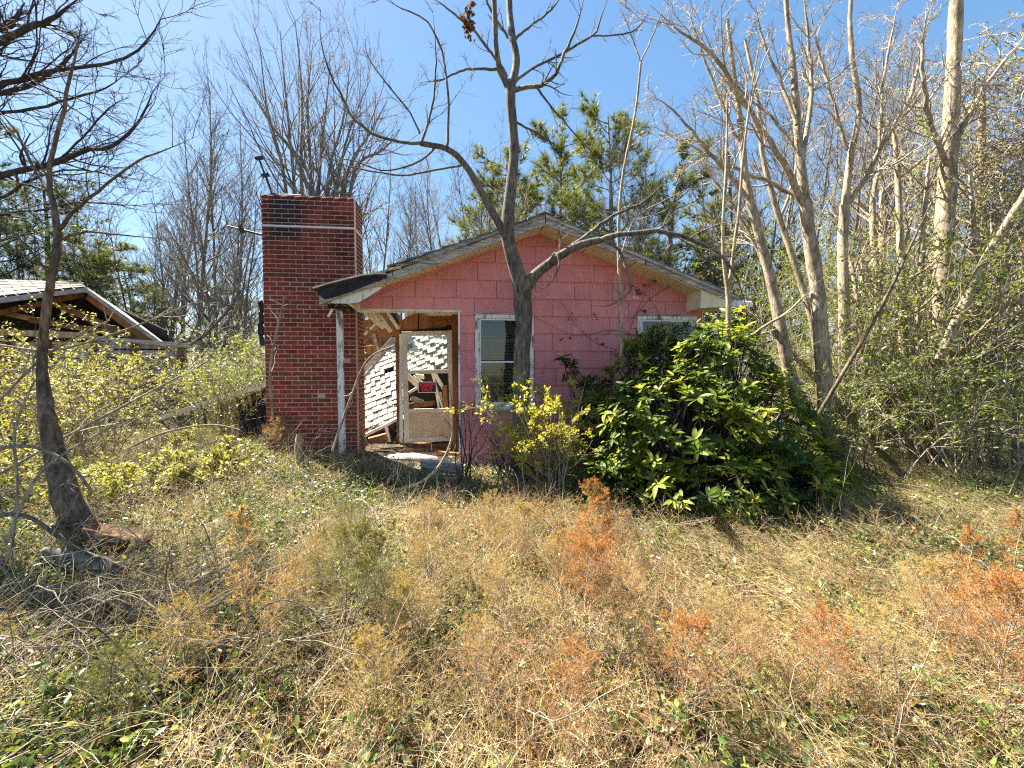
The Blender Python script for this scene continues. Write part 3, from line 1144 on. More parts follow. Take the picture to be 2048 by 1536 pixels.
# keep out sign (its own thing, hung in the open lower light of the door)
sg = empty('sign', (HO[0], HO[1], 0), HA)
tag(sg, 'small black KEEP OUT sign with red letters in the storm door', 'sign')
S = D - .03
su, sz = hp(854.5, 774.5, S)
sw, sh = .31, .19
MB().box((su - sw / 2, S, sz - sh / 2), (su + sw / 2, S + .003, sz + sh / 2)).build('backing', M['sign_white'], sg)
MB().box((su - sw / 2 + .012, S - .0025, sz - sh / 2 + .012), (su + sw / 2 - .012, S - .0005, sz + sh / 2 - .012)).build('face', M['sign_black'], sg)
for txt, dz, wid in (("KEEP", .018, .245), ("OUT", -.062, .19)):
    cu = bpy.data.curves.new('lettering', 'FONT')
    cu.body = txt
    cu.size = .085
    cu.offset = .0032
    cu.extrude = .0012
    cu.align_x = 'CENTER'
    o = bpy.data.objects.new('lettering', cu)
    COL.objects.link(o)
    bpy.context.view_layer.update()
    wd = o.dimensions.x
    me = bpy.data.meshes.new_from_object(o.evaluated_get(bpy.context.evaluated_depsgraph_get()))
    bpy.data.objects.remove(o)
    me.materials.clear()
    me.materials.append(M['sign_red'])
    o = link('lettering', me, sg)
    o.location = (su, S - .004, sz + dz - .004)
    o.rotation_euler = (math.pi / 2, 0, 0)
    o.scale = (wid / wd, 1.05, 1)

# ---- collapsed white shingled slope behind the door ------------------------
P00 = np.array(h2w(*[(lambda a: (a[0], 1.25, a[1]))(hp(733, 872, 1.25))][0]))
def hw(px, py, w):
    u, z = hp(px, py, w)
    return h2w(u, w, z)


q00, q10, q01 = hw(728, 876, 1.28), hw(905, 800, 1.75), hw(722, 722, 3.0)
e1 = q10 - q00
e2 = q01 - q00
l1, l2 = np.linalg.norm(e1), np.linalg.norm(e2)
e1n, e2n = e1 / l1, e2 / l2
e3 = np.cross(e1n, e2n)
e3 /= np.linalg.norm(e3)
slope = empty('collapsed_roof', q00)
tag(slope, 'collapsed roof slope of pale white shingles lying behind the storm door', 'roof')
l1, l2 = l1 * 1.15, l2 * 1.75


def sp_(a, b, h=0.0):
    return e1n * a + e2n * b + e3 * h


def slope_h(a, b):                             # sag and buckles of the fallen roof
    return .05 * math.sin(a * 2.6 + b * 1.7) + (.12 * max(0, (a - l1 * .62)) * math.sin(a * 14 + b * 3))


MB().slab([sp_(-.1, 0, -.14), sp_(l1, 0, -.14), sp_(l1, l2 * .62, -.14), sp_(-.1, l2 * .45, -.14)], .03).build('deck', M['dark_felt'], slope)
rr = np.random.default_rng(21)
rows, tw = 25, .2
rh = l2 / rows
cells = []
for i in range(rows):
    a = -.12 + (tw / 2 if i % 2 else 0)
    while a < l1:
        cells.append((i, a))
        a += tw
for i, a in cells:
    if rr.uniform() < .008: continue
    b = i * rh
    ppx, ppy = proj(q00 + e1n * (a + tw / 2) + e2n * b)
    if ppy < np.interp(ppx, [722, 795, 905], [748, 676, 650]): continue
    h0 = slope_h(a + tw / 2, b)
    h1 = slope_h(a + tw / 2, b + rh) - .012
    j = rr.uniform(-.008, .008)
    tl = rr.uniform(0, .012) + (rr.uniform(0, .05) if rr.uniform() < .07 else 0)
    g = .007
    mb = MB().slab([sp_(a + g, b + j + .007, h0 + tl), sp_(a + tw - g, b + j + .007, h0 + tl * .6), sp_(a + tw - g, b + rh + .012, h1 - .004), sp_(a + g, b + rh + .012, h1 - .004)], .012)
    mb.build('shingle', M['white_shingle'], slope)


# ---- debris inside the porch: each board a thing ---------------------------
def plank(p0, p1, wd, thk, mat, label, group=None, cat='board', name='broken_board', side=None):
    p0, p1 = np.array(p0), np.array(p1)
    mid = (p0 + p1) / 2
    mb = MB().bar(p0 - mid, p1 - mid, wd, thk, side if side is not None else (0, 1, .3), taper=.96)
    o = mb.build(name, M[mat], bevel=.002)
    o.location = mid
    tag(o, label, cat, group)
    return o


plank(hw(722, 748, 1.3), hw(786, 677, 1.75), .085, .03, 'weathered', 'long grey board lying slanted above the white shingles, upper one', 'loose boards in the porch')
plank(hw(722, 762, 1.28), hw(771, 704, 1.6), .05, .03, 'grey_wood', 'thin grey board lying slanted just below the wider grey board', 'loose boards in the porch')
plank(hw(722, 690, 1.6), hw(757, 655, 2.0), .04, .03, 'brown_wood', 'brown broken lath sticking up behind the chimney corner', 'loose boards in the porch')
plank(hw(722, 676, 1.65), hw(752, 648, 2.1), .035, .03, 'tan_wood', 'tan broken lath above the brown one behind the chimney corner', 'loose boards in the porch')
plank(hw(735, 655, 1.6), hw(756, 702, 1.7), .045, .03, 'brown_wood', 'brown stick crossing the broken laths', 'loose boards in the porch')
plank(hw(748, 668, 1.5), hw(757, 700, 1.5), .05, .03, 'grey_wood', 'short grey post end standing by the slanted grey boards', 'loose boards in the porch')
plank(hw(733, 700, 1.9), hw(752, 698, 1.9), .16, .03, 'brown_wood', 'dark square scrap of board behind the slanted grey boards', 'loose boards in the porch')
plank(hw(728, 872, .95), hw(800, 836, 1.1), .05, .03, 'pale_board', 'white batten lying across the rubble at the foot of the door', 'loose boards in the porch')
plank(hw(720, 858, .55), hw(734, 892, .5), .06, .03, 'tan_wood', 'short tan board leaning against the chimney foot', 'loose boards in the porch')
plank(hw(738, 882, .75), hw(774, 872, .8), .11, .06, 'orange_panel', 'reddish slab end lying beside the leaning tan board', 'loose boards in the porch')
plank(hw(772, 852, .95), hw(779, 884, .9), .05, .03, 'pale_board', 'short pale stick standing in the rubble below the batten', 'loose boards in the porch')
plank(hw(745, 862, 1.05), hw(793, 845, 1.2), .12, .04, 'dark_felt', 'dark torn roofing piece under the white shingles', 'loose boards in the porch')
rr = np.random.default_rng(31)
dl = ['white broken batten leaning behind the lower light of the door, steepest', 'pale lath crossing behind the sign', 'wide white board slanting behind the sign to the right', 'orange brown panel strip at the right of the lower light', 'white torn board at the left of the lower light',
      'dark plank lying at the bottom of the lower light', 'thin white stick behind the right side of the sign', 'cream block of board at the top of the lower light', 'pale curled strip left of the sign', 'grey board end below the sign', 'white strip beside the orange panel']
dd = [((862, 738), (885, 816), .035, 'pale_board'), ((826, 752), (850, 770), .05, 'pale_board'), ((866, 742), (893, 786), .07, 'pale_board'), ((889, 772), (894, 822), .09, 'orange_panel'), ((815, 752), (842, 776), .10, 'white_shingle'),
      ((815, 812), (870, 806), .10, 'brown_wood'), ((872, 776), (878, 820), .04, 'pale_board'), ((832, 752), (848, 754), .08, 'soffit'), ((818, 786), (834, 776), .05, 'pale_board'), ((822, 796), (846, 804), .09, 'grey_wood'), ((880, 784), (886, 820), .05, 'pale_board')]
for (a, b, wd, mt), lab in zip(dd, dl):
    w = rr.uniform(1.12, 1.3)
    plank(hw(*a, w), hw(*b, w + rr.uniform(-.1, .1)), wd, .025, mt, lab, 'loose boards in the porch')
o = MB().prism([hp(806, 830, 1.42), hp(905, 830, 1.42), hp(905, 742, 1.42), hp(806, 746, 1.42)], 1.42, 1.45).build('interior_backdrop', M['dark'])  # near-black sheet, its colour stands in for the unlit interior
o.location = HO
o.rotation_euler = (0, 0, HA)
tag(o, 'near black backdrop sheet for the unlit interior behind the lower light of the door', 'panel')

o = MB().prism([hp(700, 745, 3.6), hp(850, 690, 3.6), hp(850, 640, 3.6), hp(805, 640, 3.6), hp(780, 600, 3.6), hp(735, 640, 3.6), hp(700, 640, 3.6)], 3.6, 3.63).build('interior_backdrop', M['brown_wood'])  # added brown sheet, stands in for the dark interior and its debris
o.location = HO
o.rotation_euler = (0, 0, HA)
tag(o, 'added brown backdrop sheet for the dark interior and debris behind the broken laths', 'panel')
# porch slab
slab_ = empty('porch_slab', (HO[0], HO[1], 0), HA)
tag(slab_, 'cracked grey concrete porch slab strewn with leaves', 'slab')
z_s = float(G(-1.4, 6)) + .05
MB().box((uL - .05, -.55, z_s - .4), (uP1 + .02, .34, z_s - .02)).build('concrete_block', M['concrete'], slab_, bevel=.02)
MB().box((uL - .05, .345, z_s - .3), (uP1 + .005, 1.0, z_s + .07)).build('upper_step', M['concrete'], slab_, bevel=.02)
plank(hw(842, 930, -.35), hw(924, 938, -.5), .18, .05, 'weathered', 'weathered plank lying on the front edge of the porch slab', None)

# ------------------------------------------------------------------ the chimney
CW = .25
uc0, _ = hp(527.5, 640, CW)
uc1, _ = hp(711.5, 640, CW)
zt = hp(522, 388, CW)[1]
zb = -.05
CD = .46
NB = 7
bl = (uc1 - uc0) / NB
CRS = .0668
nc = int(round((zt - zb) / CRS))
CRS = (zt - zb) / nc
soot = h2w(uc0 + .35, CW, zt - .33)
M['brick'] = brick_mat(soot, (.225, .33))
chim = empty('brick_chimney', (HO[0], HO[1], 0), HA)
tag(chim, 'tall red brick chimney beside the house, soot stained near its top', 'chimney')
MB().box((uc0 + .004, CW + .004, zb), (uc1 - .003, CW + CD - .006, zt - .012)).build('mortar_core', M['mortar'], chim)
J = .0095


def brick_mesh(L, Dp, H, s):
    r = np.random.default_rng(s)
    mb = MB().box((0, 0, 0), (L, Dp, H))
    me = mb.mesh('brick', M['brick'], bevel=.004)
    return me


bricks = []
rr = np.random.default_rng(77)
full = [brick_mesh(bl - J, .09, CRS - J, i) for i in range(3)]
half = brick_mesh(bl / 2 - J, .09, CRS - J, 9)
endb = brick_mesh(.09, bl - J, CRS - J, 10)
for c in range(nc):
    z = zb + c * CRS
    if c % 2 == 0:
        for i in range(NB): bricks.append((full[i % 3], uc0 + i * bl + J / 2, CW, z + J / 2, 0))
    else:
        bricks.append((half, uc0 + J / 2, CW, z + J / 2, 0))
        for i in range(NB - 1): bricks.append((full[(i + 1) % 3], uc0 + (i + .5) * bl + J / 2, CW, z + J / 2, 0))
        bricks.append((half, uc1 - bl / 2 + J / 2, CW, z + J / 2, 0))
front = [b for b in bricks if b[3] > .1]
front.sort(key=lambda b: abs(b[3] - 1.55) * .6 + 0 * b[1])
parts, rest = front[:295], front[295:] + [b for b in bricks if b[3] <= .1]
for me, u, w, z, _ in parts:
    o = link('brick', me, chim)
    o.location = (u, w + rr.normal(0, .0015), z)
    o.rotation_euler = (0, rr.normal(0, .003), rr.normal(0, .004))
# the remaining bricks: top, bottom and both flanks, joined
TVs, Fs, Ts, o_ = [], [], [], 0
side = []
nd = int(round(CD / (bl / 1.0)))
for c in range(nc):
    z = zb + c * CRS + J / 2
    ws = [CW + .1005 + i * (CD - .1) / 2 for i in range(2)] if c % 2 == 0 else [CW + .1005, CW + .1005 + (CD - .1) * .3, CW + .1 + (CD - .1) * .8]
    ed = ws + [CW + CD]
    for k in range(len(ws)):
        side.append((uc1 - .09, ws[k] + J, z, .09, ed[k + 1] - ws[k] - J))
        side.append((uc0, ws[k] + J, z, .09, ed[k + 1] - ws[k] - J))
    for i in range(NB):
        side.append((uc0 + i * bl + J / 2, CW + CD - .0, z, bl - J, .004))
def box_np(x, y, z, L, Dp, H):
    c = .0035
    V = []
    for zz, ins in ((z, c), (z + c, 0), (z + H - c, 0), (z + H, c)):
        V += [(x + ins, y + ins, zz), (x + L - ins, y + ins, zz), (x + L - ins, y + Dp - ins, zz), (x + ins, y + Dp - ins, zz)]
    F = [(3, 2, 1, 0), (12, 13, 14, 15)]
    for k in range(3):
        for i in range(4):
            F.append((k * 4 + i, k * 4 + (i + 1) % 4, k * 4 + 4 + (i + 1) % 4, k * 4 + 4 + i))
    return V, F


for me, u, w, z, _ in rest:
    L = bl - J if me is not half else bl / 2 - J
    V, F = box_np(u, w, z, L, .09, CRS - J)
    TVs += V
    Fs += [tuple(i + o_ for i in f) for f in F]
    Ts += [rr.uniform()] * len(V)
    o_ += len(V)
for (x, y, z, L, Dp) in side:
    if Dp < .012: continue
    V, F = box_np(x, y, z, L, Dp, CRS - J)
    TVs += V
    Fs += [tuple(i + o_ for i in f) for f in F]
    Ts += [rr.uniform()] * len(V)
    o_ += len(V)
bm_ = link('brick', np_mesh('brick_rest', np.array(TVs), [np.array(Fs)], M['brick'], tint=np.array(Ts)), chim)
bm_['kind'] = 'stuff'
zs1 = hp(600, 453, CW)[1]
st = MB()
for a, b in (((uc0 - .004, CW - .005, zs1 - .012), (uc1 + .004, CW - .001, zs1 + .012)), ((uc1 + .001, CW, zs1 - .012), (uc1 + .005, CW + CD, zs1 + .012)), ((uc0 - .005, CW, zs1 - .012), (uc0 - .001, CW + CD, zs1 + .012))):
    st.box(a, b)
st.build('metal_strap', M['strap'], chim)
MB().box((uc0 + .02, CW + .02, zt - .011), (uc1 - .02, CW + CD - .02, zt + .006)).build('mortar_cap', M['mortar'], chim)
MB().box((uc0 + .30, CW + .03, zt + .007), (uc0 + .56, CW + .3, zt + .035)).build('flue_stone', M['concrete'], chim, bevel=.012)

# broken aerial lashed to the chimney
ant = empty('aerial', h2w(uc0 + .16, CW + .2, zt))
tag(ant, 'broken black aerial mast leaning on top of the chimney', 'aerial')
b0 = hw(545, 390, CW + .2)
a1 = hw(517, 316, CW + .2)
mid = hw(530, 350, CW + .2)
lo_ = np.array(ant.location)
MB().tube([b0 - lo_, mid - lo_, a1 - lo_], [.016, .015, .014], 6).build('mast', M['black_metal'], ant)
for p in (a1, mid, b0):
    MB().bar(p - lo_ - np.array([.045, 0, .01]), p - lo_ + np.array([.06, 0, .004]), .035, .05).build('clamp', M['black_metal'], ant)
for a, b in ((a1, hw(440, 470, 1.8)), (mid, hw(470, 470, 1.8)), (a1, hw(575, 400, .6)), (mid, hw(566, 390, .6)), (b0, hw(567, 386, .45))):
    MB().tube([a - lo_, (a + b) / 2 - lo_ - np.array([0, 0, .03]), b - lo_], [.004] * 3, 4).build('wire', M['black_metal'], ant)
boom = empty('aerial_boom', hw(525, 470, CW + .3))
tag(boom, 'dark aerial boom sticking out left from the chimney strap', 'aerial')
bl0 = np.array(boom.location)
MB().tube([np.zeros(3), hw(455, 452, CW + .3) - bl0], [.018, .012], 6).build('boom', M['black_metal'], boom)
MB().bar(hw(480, 452, CW + .3) - bl0, hw(486, 466, CW + .3) - bl0, .05, .04).build('clamp', M['black_metal'], boom)
# torn felt hanging behind the chimney's left edge
fl = MB()
for i in range(4):
    p = hw(524, 600 + i * 22, CW + .35)
    fl.slab([p, p + np.array([-.07 + .02 * (i % 2), 0, -.03]), p + np.array([-.06 - .02 * (i % 3), .05, -.2]), p + np.array([.05, .02, -.2])], .012)
o = fl.build('torn_felt', M['tar'])
tag(o, 'torn black felt hanging from the left edge of the chimney', 'felt')

# ------------------------------------------------------------------ fallen rafter and laths left of the chimney
fr = empty('fallen_roof_frame', at(430, 830, 7.0))
tag(fr, 'fallen roof edge with a white board and hanging brown laths left of the chimney', 'roof frame')
f0 = np.array(fr.location)
p0, p1 = at(300, 842, 6.6), at(533, 769, 7.2)
MB().bar(p0 - f0, p1 - f0, .075, .04, (0, 1, 0)).build('white_board', M['pale_board'], fr)
rr = np.random.default_rng(12)
for i in range(11):
    t = .42 + i * .05
    a = p0 + (p1 - p0) * t + np.array([0, .05, -.05])
    b = a + np.array([-.1 + rr.normal(0, .04), .2, -.42 - rr.uniform(0, .2)])
    MB().bar(a - f0, b - f0, .05, .015, (.2, 1, 0)).build('lath', M['tan_wood'] if i % 3 else M['brown_wood'], fr)
mb = MB()
for i in range(7):
    x = 478 + i * 9
    y0 = 800 - i * 4
    mb.slab([at(x, y0 + 95, 7.0 + .06 * (i % 2)), at(x + 9, y0 + 92, 7.0 + .06 * ((i + 1) % 2)), at(x + 9, y0 - 6, 7.25 + .05 * ((i + 1) % 2)), at(x, y0, 7.25 + .05 * (i % 2))], .02)
o = mb.build('fallen_felt', M['tar'])
tag(o, 'crumpled black roofing felt piled at the left of the chimney foot', 'felt')

# ------------------------------------------------------------------ the shed at the left
shed = empty('collapsed_shed', at(200, 700, 9.2))
tag(shed, 'sagging brown shed with an open gable half hidden by honeysuckle at the left', 'shed')
s0 = np.array(shed.location)


def sb(mb, name, mat, bevel=0):
    mb.v = [(v[0] - s0[0], v[1] - s0[1], v[2] - s0[2]) for v in mb.v]
    return mb.build(name, M[mat], shed, bevel=bevel)


A = at
pk = A(172, 573, 9.0)
# pale roof slope turned to the viewer, in courses of shingles
r00, r10, r01, r11 = A(-260, 622, 8.2), pk, A(-260, 548, 11.2), A(162, 565, 9.9)
sb(MB().slab([r00 - (0, 0, .03), r10 - (0, 0, .03), r11 - (0, 0, .03), r01 - (0, 0, .03)], .04), 'roof_deck', 'grey_wood')
rr = np.random.default_rng(41)
for i in range(5):
    for k in range(18):
        a0, a1_ = k / 18, (k + 1) / 18 - .004
        b0_, b1_ = i / 5, (i + 1.1) / 5
        P = lambda a, b: (r00 * (1 - a) + r10 * a) * (1 - b) + (r01 * (1 - a) + r11 * a) * b
        up = np.array([0, 0, rr.uniform(.0, .012)])
        sb(MB().slab([P(a0, b0_) + up + (0, 0, .014), P(a1_, b0_) + up + (0, 0, .014), P(a1_, min(b1_, 1)), P(a0, min(b1_, 1))], .012), 'roof_shingle', 'old_roofing')
# right slope, edge on, running back
e0 = A(335, 694, 8.6)
sb(MB().slab([pk, A(330, 692, 8.9), A(345, 690, 12), A(190, 585, 12)], .05), 'roof_deck', 'grey_wood')
for a, b, wd, mt in ((A(-200, 628, 8.2), A(172, 580, 8.97), .09, 'grey_wood'), (A(173, 580, 8.97), A(332, 694, 8.87), .08, 'grey_wood')):
    sb(MB().bar(a, b, wd, .03, (0, 1, 0)), 'fascia_board', mt)
for a, b, wd, mt in ((A(-60, 640, 9.3), A(168, 588, 9.3), .12, 'brown_wood'), (A(90, 598, 9.4), A(300, 690, 9.4), .16, 'brown_wood'), (A(178, 590, 9.25), A(300, 680, 9.25), .22, 'orange_panel'), (A(-60, 612, 9.6), A(150, 655, 9.6), .12, 'tan_wood'), (A(60, 640, 9.5), A(240, 668, 9.5), .12, 'orange_panel')):
    sb(MB().bar(a, b, wd, .04, (0, 1, 0)), 'rafter', mt)
sb(MB().bar(A(-150, 658, 8.8), A(190, 672, 8.8), .13, .06, (0, 1, 0)), 'beam', 'tan_wood')
sb(MB().bar(A(192, 676, 8.8), A(385, 692, 8.8), .09, .06, (0, 1, 0)), 'beam', 'weathered')
for k, x in enumerate((12, 98, 186, 268, 362)):
    sb(MB().bar(A(x, 676 + x * .02, 8.87), A(x, 800, 8.87), .10, .08, (0, 1, 0)), 'post', 'brown_wood')
for i in range(12):
    y = 690 + i * 17
    for x0, x1 in ((-150, 10), (14, 96), (100, 184), (190, 266), (270, 360)):
        sb(MB().bar(A(x0, y, 8.96), A(x1, y + 1, 8.96), .155, .02, (0, 1, 0)), 'wall_plank', 'tan_wood' if (i + x0) % 4 == 0 else 'grey_wood')
sb(MB().slab([A(-160, 820, 10.2), A(370, 820, 10.2), A(330, 660, 10.2), A(172, 585, 10.2), A(-160, 600, 10.2)], .05), 'interior_shade_sheet', 'dark')  # near-black sheet painted as the shade inside the shed
# ------------------------------------------------------------------ trees
rngT = np.random.default_rng(2024)


def bare_tree(name, label, trunk_limbs, crown_limbs, bark, levels, group=None, base=None, n_scale=1.0, seed=1, trunk_k=9, twig_from_trunk=0, cat='tree', tlev=None, slim=1.0):
    """trunk_limbs / crown_limbs: picked paths [(px,py,Y,diameter_px),...]"""
    rng = np.random.default_rng(seed)
    tp = [limb(s, 22) for s in trunk_limbs]
    cl = [limb(s, 18) for s in crown_limbs]
    b = np.array(tp[0][0][0]) if base is None else np.array(base)
    root = empty(name, b)
    tag(root, label, cat, group)
    gT = [(np.stack([p for p, r in tp]), np.stack([r for p, r in tp]), trunk_k)]
    # a little bumpiness on the trunk
    gT = [(P + rng.normal(0, .06, P.shape) * R[..., None] * .6, R * (1 + rng.normal(0, .035, R.shape)), k) for P, R, k in gT]
    mt = tubes_mesh('trunk', [(gT[0][0] - b, gT[0][1], gT[0][2])], M[bark])
    link('trunk', mt, root)
    groups = []
    if cl:
        P = np.stack([p for p, r in cl])
        R = np.stack([r for p, r in cl]) * slim
        R = R * np.concatenate([np.ones(R.shape[1] - 5), [.9, .75, .55, .38, .22]])
        P = P + rng.normal(0, .3, P.shape) * R[..., None]
        groups.append((P, R, 6))
        groups += grow(rng, P, R, levels)
    if twig_from_trunk:
        lv = [dict(l) for l in (tlev or levels)]
        lv[0]['n'] = twig_from_trunk
        groups += grow(rng, gT[0][0], gT[0][1], lv)
    if groups:
        me = tubes_mesh('crown', [(g[0] - b, g[1], g[2]) for g in groups], M[bark], 3)
        link('crown', me, root)
    return root, groups


def LV(n1, n2, n3=0, l1=(.35, .6), l2=(.4, .65), l3=(.35, .6), up=.05, wob=.13, rm=(.005, .0035, .0025), ang=(.75, .2), rr=.5):
    out = [dict(n=n1, t=(.15, 1), ang=ang, lr=l1, rr=rr, rmin=rm[0], seg=6, wob=wob, up=up, tip=.35, k=4),
           dict(n=n2, t=(.2, 1), ang=(.7, .2), lr=l2, rr=.55, rmin=rm[1], seg=5, wob=wob * 1.1, up=up, tip=.4, k=3)]
    if n3: out.append(dict(n=n3, t=(.2, 1), ang=(.65, .2), lr=l3, rr=.6, rmin=rm[2], seg=4, wob=wob * 1.1, up=up, tip=.5, k=3))
    return out


# the forked tree in front of the gable
Yc = 5.35
bare_tree('forked_tree', 'bare forked grey tree standing in front of the window of the pink house',
          [[(1034, 985, Yc, 44), (1038, 900, Yc, 36), (1042, 800, Yc, 33), (1045, 700, Yc, 31), (1048, 640, Yc, 33), (1045, 585, Yc, 38)],
           [(1046, 592, Yc, 34), (1032, 535, Yc - .05, 29), (1017, 485, Yc - .1, 26), (1016, 430, Yc - .1, 24), (1024, 360, Yc - .15, 21), (1028, 290, Yc - .15, 19), (1022, 210, Yc - .2, 18), (1020, 165, Yc - .2, 20)],
           [(1046, 590, Yc, 26), (1066, 555, Yc - .1, 22), (1095, 530, Yc - .15, 19), (1125, 508, Yc - .2, 17), (1160, 490, Yc - .25, 15), (1200, 480, Yc - .3, 13)],
           [(1021, 180, Yc - .2, 15), (1000, 140, Yc - .2, 12), (992, 90, Yc - .25, 10), (990, 40, Yc - .3, 10), (985, -40, Yc - .3, 9)],
           [(1022, 175, Yc - .2, 17), (1033, 120, Yc - .15, 14), (1024, 70, Yc - .1, 13), (1018, 0, Yc, 12), (1022, -60, Yc, 11)],
           [(1019, 490, Yc - .1, 18), (1003, 455, Yc - .2, 16), (975, 408, Yc - .3, 14), (950, 360, Yc - .4, 13), (922, 320, Yc - .5, 12), (890, 296, Yc - .6, 11), (840, 287, Yc - .7, 9)]],
          [[(1026, 180, Yc - .2, 10), (1075, 172, Yc - .4, 8), (1110, 150, Yc - .5, 7), (1130, 105, Yc - .5, 6), (1152, 55, Yc - .6, 5), (1170, -10, Yc - .6, 4)],
           [(1027, 168, Yc - .2, 7), (1060, 140, Yc, 5), (1100, 120, Yc, 5), (1150, 92, Yc, 5), (1188, 70, Yc + .1, 4), (1200, 40, Yc + .1, 4), (1215, 0, Yc, 3)],
           [(1188, 72, Yc + .1, 3), (1230, 70, Yc, 3), (1270, 60, Yc, 3), (1300, 20, Yc, 2)],
           [(1031, 78, Yc, 6), (1070, 45, Yc, 4), (1100, 22, Yc, 4), (1125, -10, Yc, 3)],
           [(1018, 76, Yc, 6), (1000, 50, Yc, 5), (975, 5, Yc, 4), (960, -40, Yc, 4)],
           [(1015, 155, Yc - .2, 6), (990, 115, Yc - .3, 5), (945, 60, Yc - .4, 5), (900, 20, Yc - .5, 4), (870, 0, Yc - .5, 4)],
           [(992, 138, Yc - .2, 6), (940, 138, Yc - .4, 4), (915, 145, Yc - .5, 4), (880, 160, Yc - .6, 3), (840, 165, Yc - .6, 2)],
           [(842, 287, Yc - .7, 7), (790, 283, Yc - .8, 6), (745, 266, Yc - .9, 6), (705, 235, Yc - 1, 5), (685, 195, Yc - 1, 4), (655, 135, Yc - 1.1, 4), (640, 70, Yc - 1.1, 3), (642, 15, Yc - 1.2, 2)],
           [(893, 298, Yc - .6, 6), (897, 240, Yc - .6, 5), (895, 170, Yc - .7, 4), (880, 90, Yc - .7, 4), (850, 40, Yc - .8, 3), (800, 15, Yc - .8, 3), (765, -5, Yc - .8, 2)],
           [(842, 284, Yc - .7, 6), (858, 240, Yc - .6, 5), (868, 190, Yc - .6, 4), (872, 110, Yc - .6, 3), (865, 20, Yc - .6, 2)],
           [(840, 268, Yc - .7, 4), (820, 225, Yc - .8, 3), (775, 170, Yc - .8, 3), (740, 120, Yc - .8, 2), (730, 95, Yc - .8, 2)],
           [(925, 330, Yc - .5, 5), (880, 338, Yc - .4, 4), (820, 350, Yc - .4, 4), (760, 345, Yc - .4, 3), (690, 330, Yc - .4, 3), (620, 290, Yc - .4, 2)],
           [(872, 292, Yc - .6, 5), (840, 322, Yc - .7, 4), (770, 342, Yc - .7, 3), (700, 320, Yc - .7, 3), (640, 325, Yc - .6, 2)],
           [(1200, 480, Yc - .3, 11), (1250, 466, Yc - .4, 10), (1310, 464, Yc - .5, 9), (1370, 474, Yc - .5, 8), (1430, 500, Yc - .6, 7), (1465, 540, Yc - .6, 6), (1485, 590, Yc - .6, 4), (1500, 640, Yc - .6, 3)],
           [(1205, 480, Yc - .3, 6), (1238, 500, Yc - .4, 6), (1252, 540, Yc - .5, 5), (1262, 575, Yc - .5, 5), (1245, 595, Yc - .5, 4), (1215, 612, Yc - .5, 3), (1180, 610, Yc - .5, 2)],
           [(1130, 505, Yc - .2, 9), (1180, 465, Yc - .1, 7), (1230, 430, Yc, 6), (1290, 402, Yc, 4), (1340, 350, Yc, 3)],
           [(1095, 530, Yc - .15, 6), (1110, 505, Yc - .3, 4), (1118, 530, Yc - .4, 4), (1105, 560, Yc - .4, 3), (1085, 580, Yc - .4, 2)],
           [(1120, 510, Yc - .15, 5), (1122, 480, Yc - .2, 4), (1118, 455, Yc - .3, 3), (1130, 445, Yc - .3, 3)],
           [(1031, 245, Yc - .15, 5), (1070, 265, Yc - .2, 4), (1100, 285, Yc - .2, 3), (1120, 340, Yc - .2, 2)],
           [(1072, 174, Yc - .4, 5), (1100, 212, Yc - .4, 4), (1130, 245, Yc - .4, 3), (1170, 290, Yc - .4, 3), (1210, 330, Yc - .4, 2)]],
          'bark_grey', LV(8, 4, 0, (.10, .28), (.35, .6), up=.05, wob=.14, rm=(.004, .0025, .002), rr=.42), seed=3, trunk_k=12, twig_from_trunk=0)

# left foreground tree with a swept base
Yl = 3.3
bare_tree('leaning_tree', 'slim bare tree with a swept curved base in the left foreground',
          [[(200, 1135, Yl, 66), (172, 1080, Yl, 54), (140, 1010, Yl, 46), (118, 940, Yl + .05, 38), (104, 880, Yl + .1, 32), (94, 830, Yl + .1, 26), (90, 790, Yl + .15, 20)],
           [(90, 800, Yl + .15, 22), (83, 730, Yl + .2, 17), (88, 660, Yl + .2, 15), (95, 600, Yl + .2, 14), (105, 545, Yl + .2, 13), (115, 480, Yl + .25, 12), (110, 430, Yl + .25, 11)]],
          [[(112, 450, Yl + .25, 11), (100, 390, Yl + .3, 9), (96, 350, Yl + .3, 8), (110, 290, Yl + .3, 7), (128, 210, Yl + .3, 6), (150, 110, Yl + .3, 5), (165, 40, Yl + .3, 4)],
           [(118, 460, Yl + .25, 8), (150, 420, Yl + .1, 6), (210, 370, Yl, 5), (280, 320, Yl - .1, 4), (330, 300, Yl - .1, 3), (400, 270, Yl - .1, 2)],
           [(100, 385, Yl + .3, 6), (70, 340, Yl + .4, 5), (30, 260, Yl + .4, 4), (-10, 215, Yl + .4, 3)],
           [(115, 480, Yl + .25, 6), (170, 465, Yl + .3, 4), (240, 470, Yl + .4, 3), (330, 478, Yl + .5, 2)],
           [(105, 560, Yl + .2, 5), (60, 500, Yl + .1, 4), (10, 450, Yl + .1, 3), (-40, 430, Yl, 2)]],
          'bark_brown', LV(5, 3, 0, (.2, .4), (.35, .6), up=.05, wob=.13, rm=(.004, .0025, .002)), seed=6)

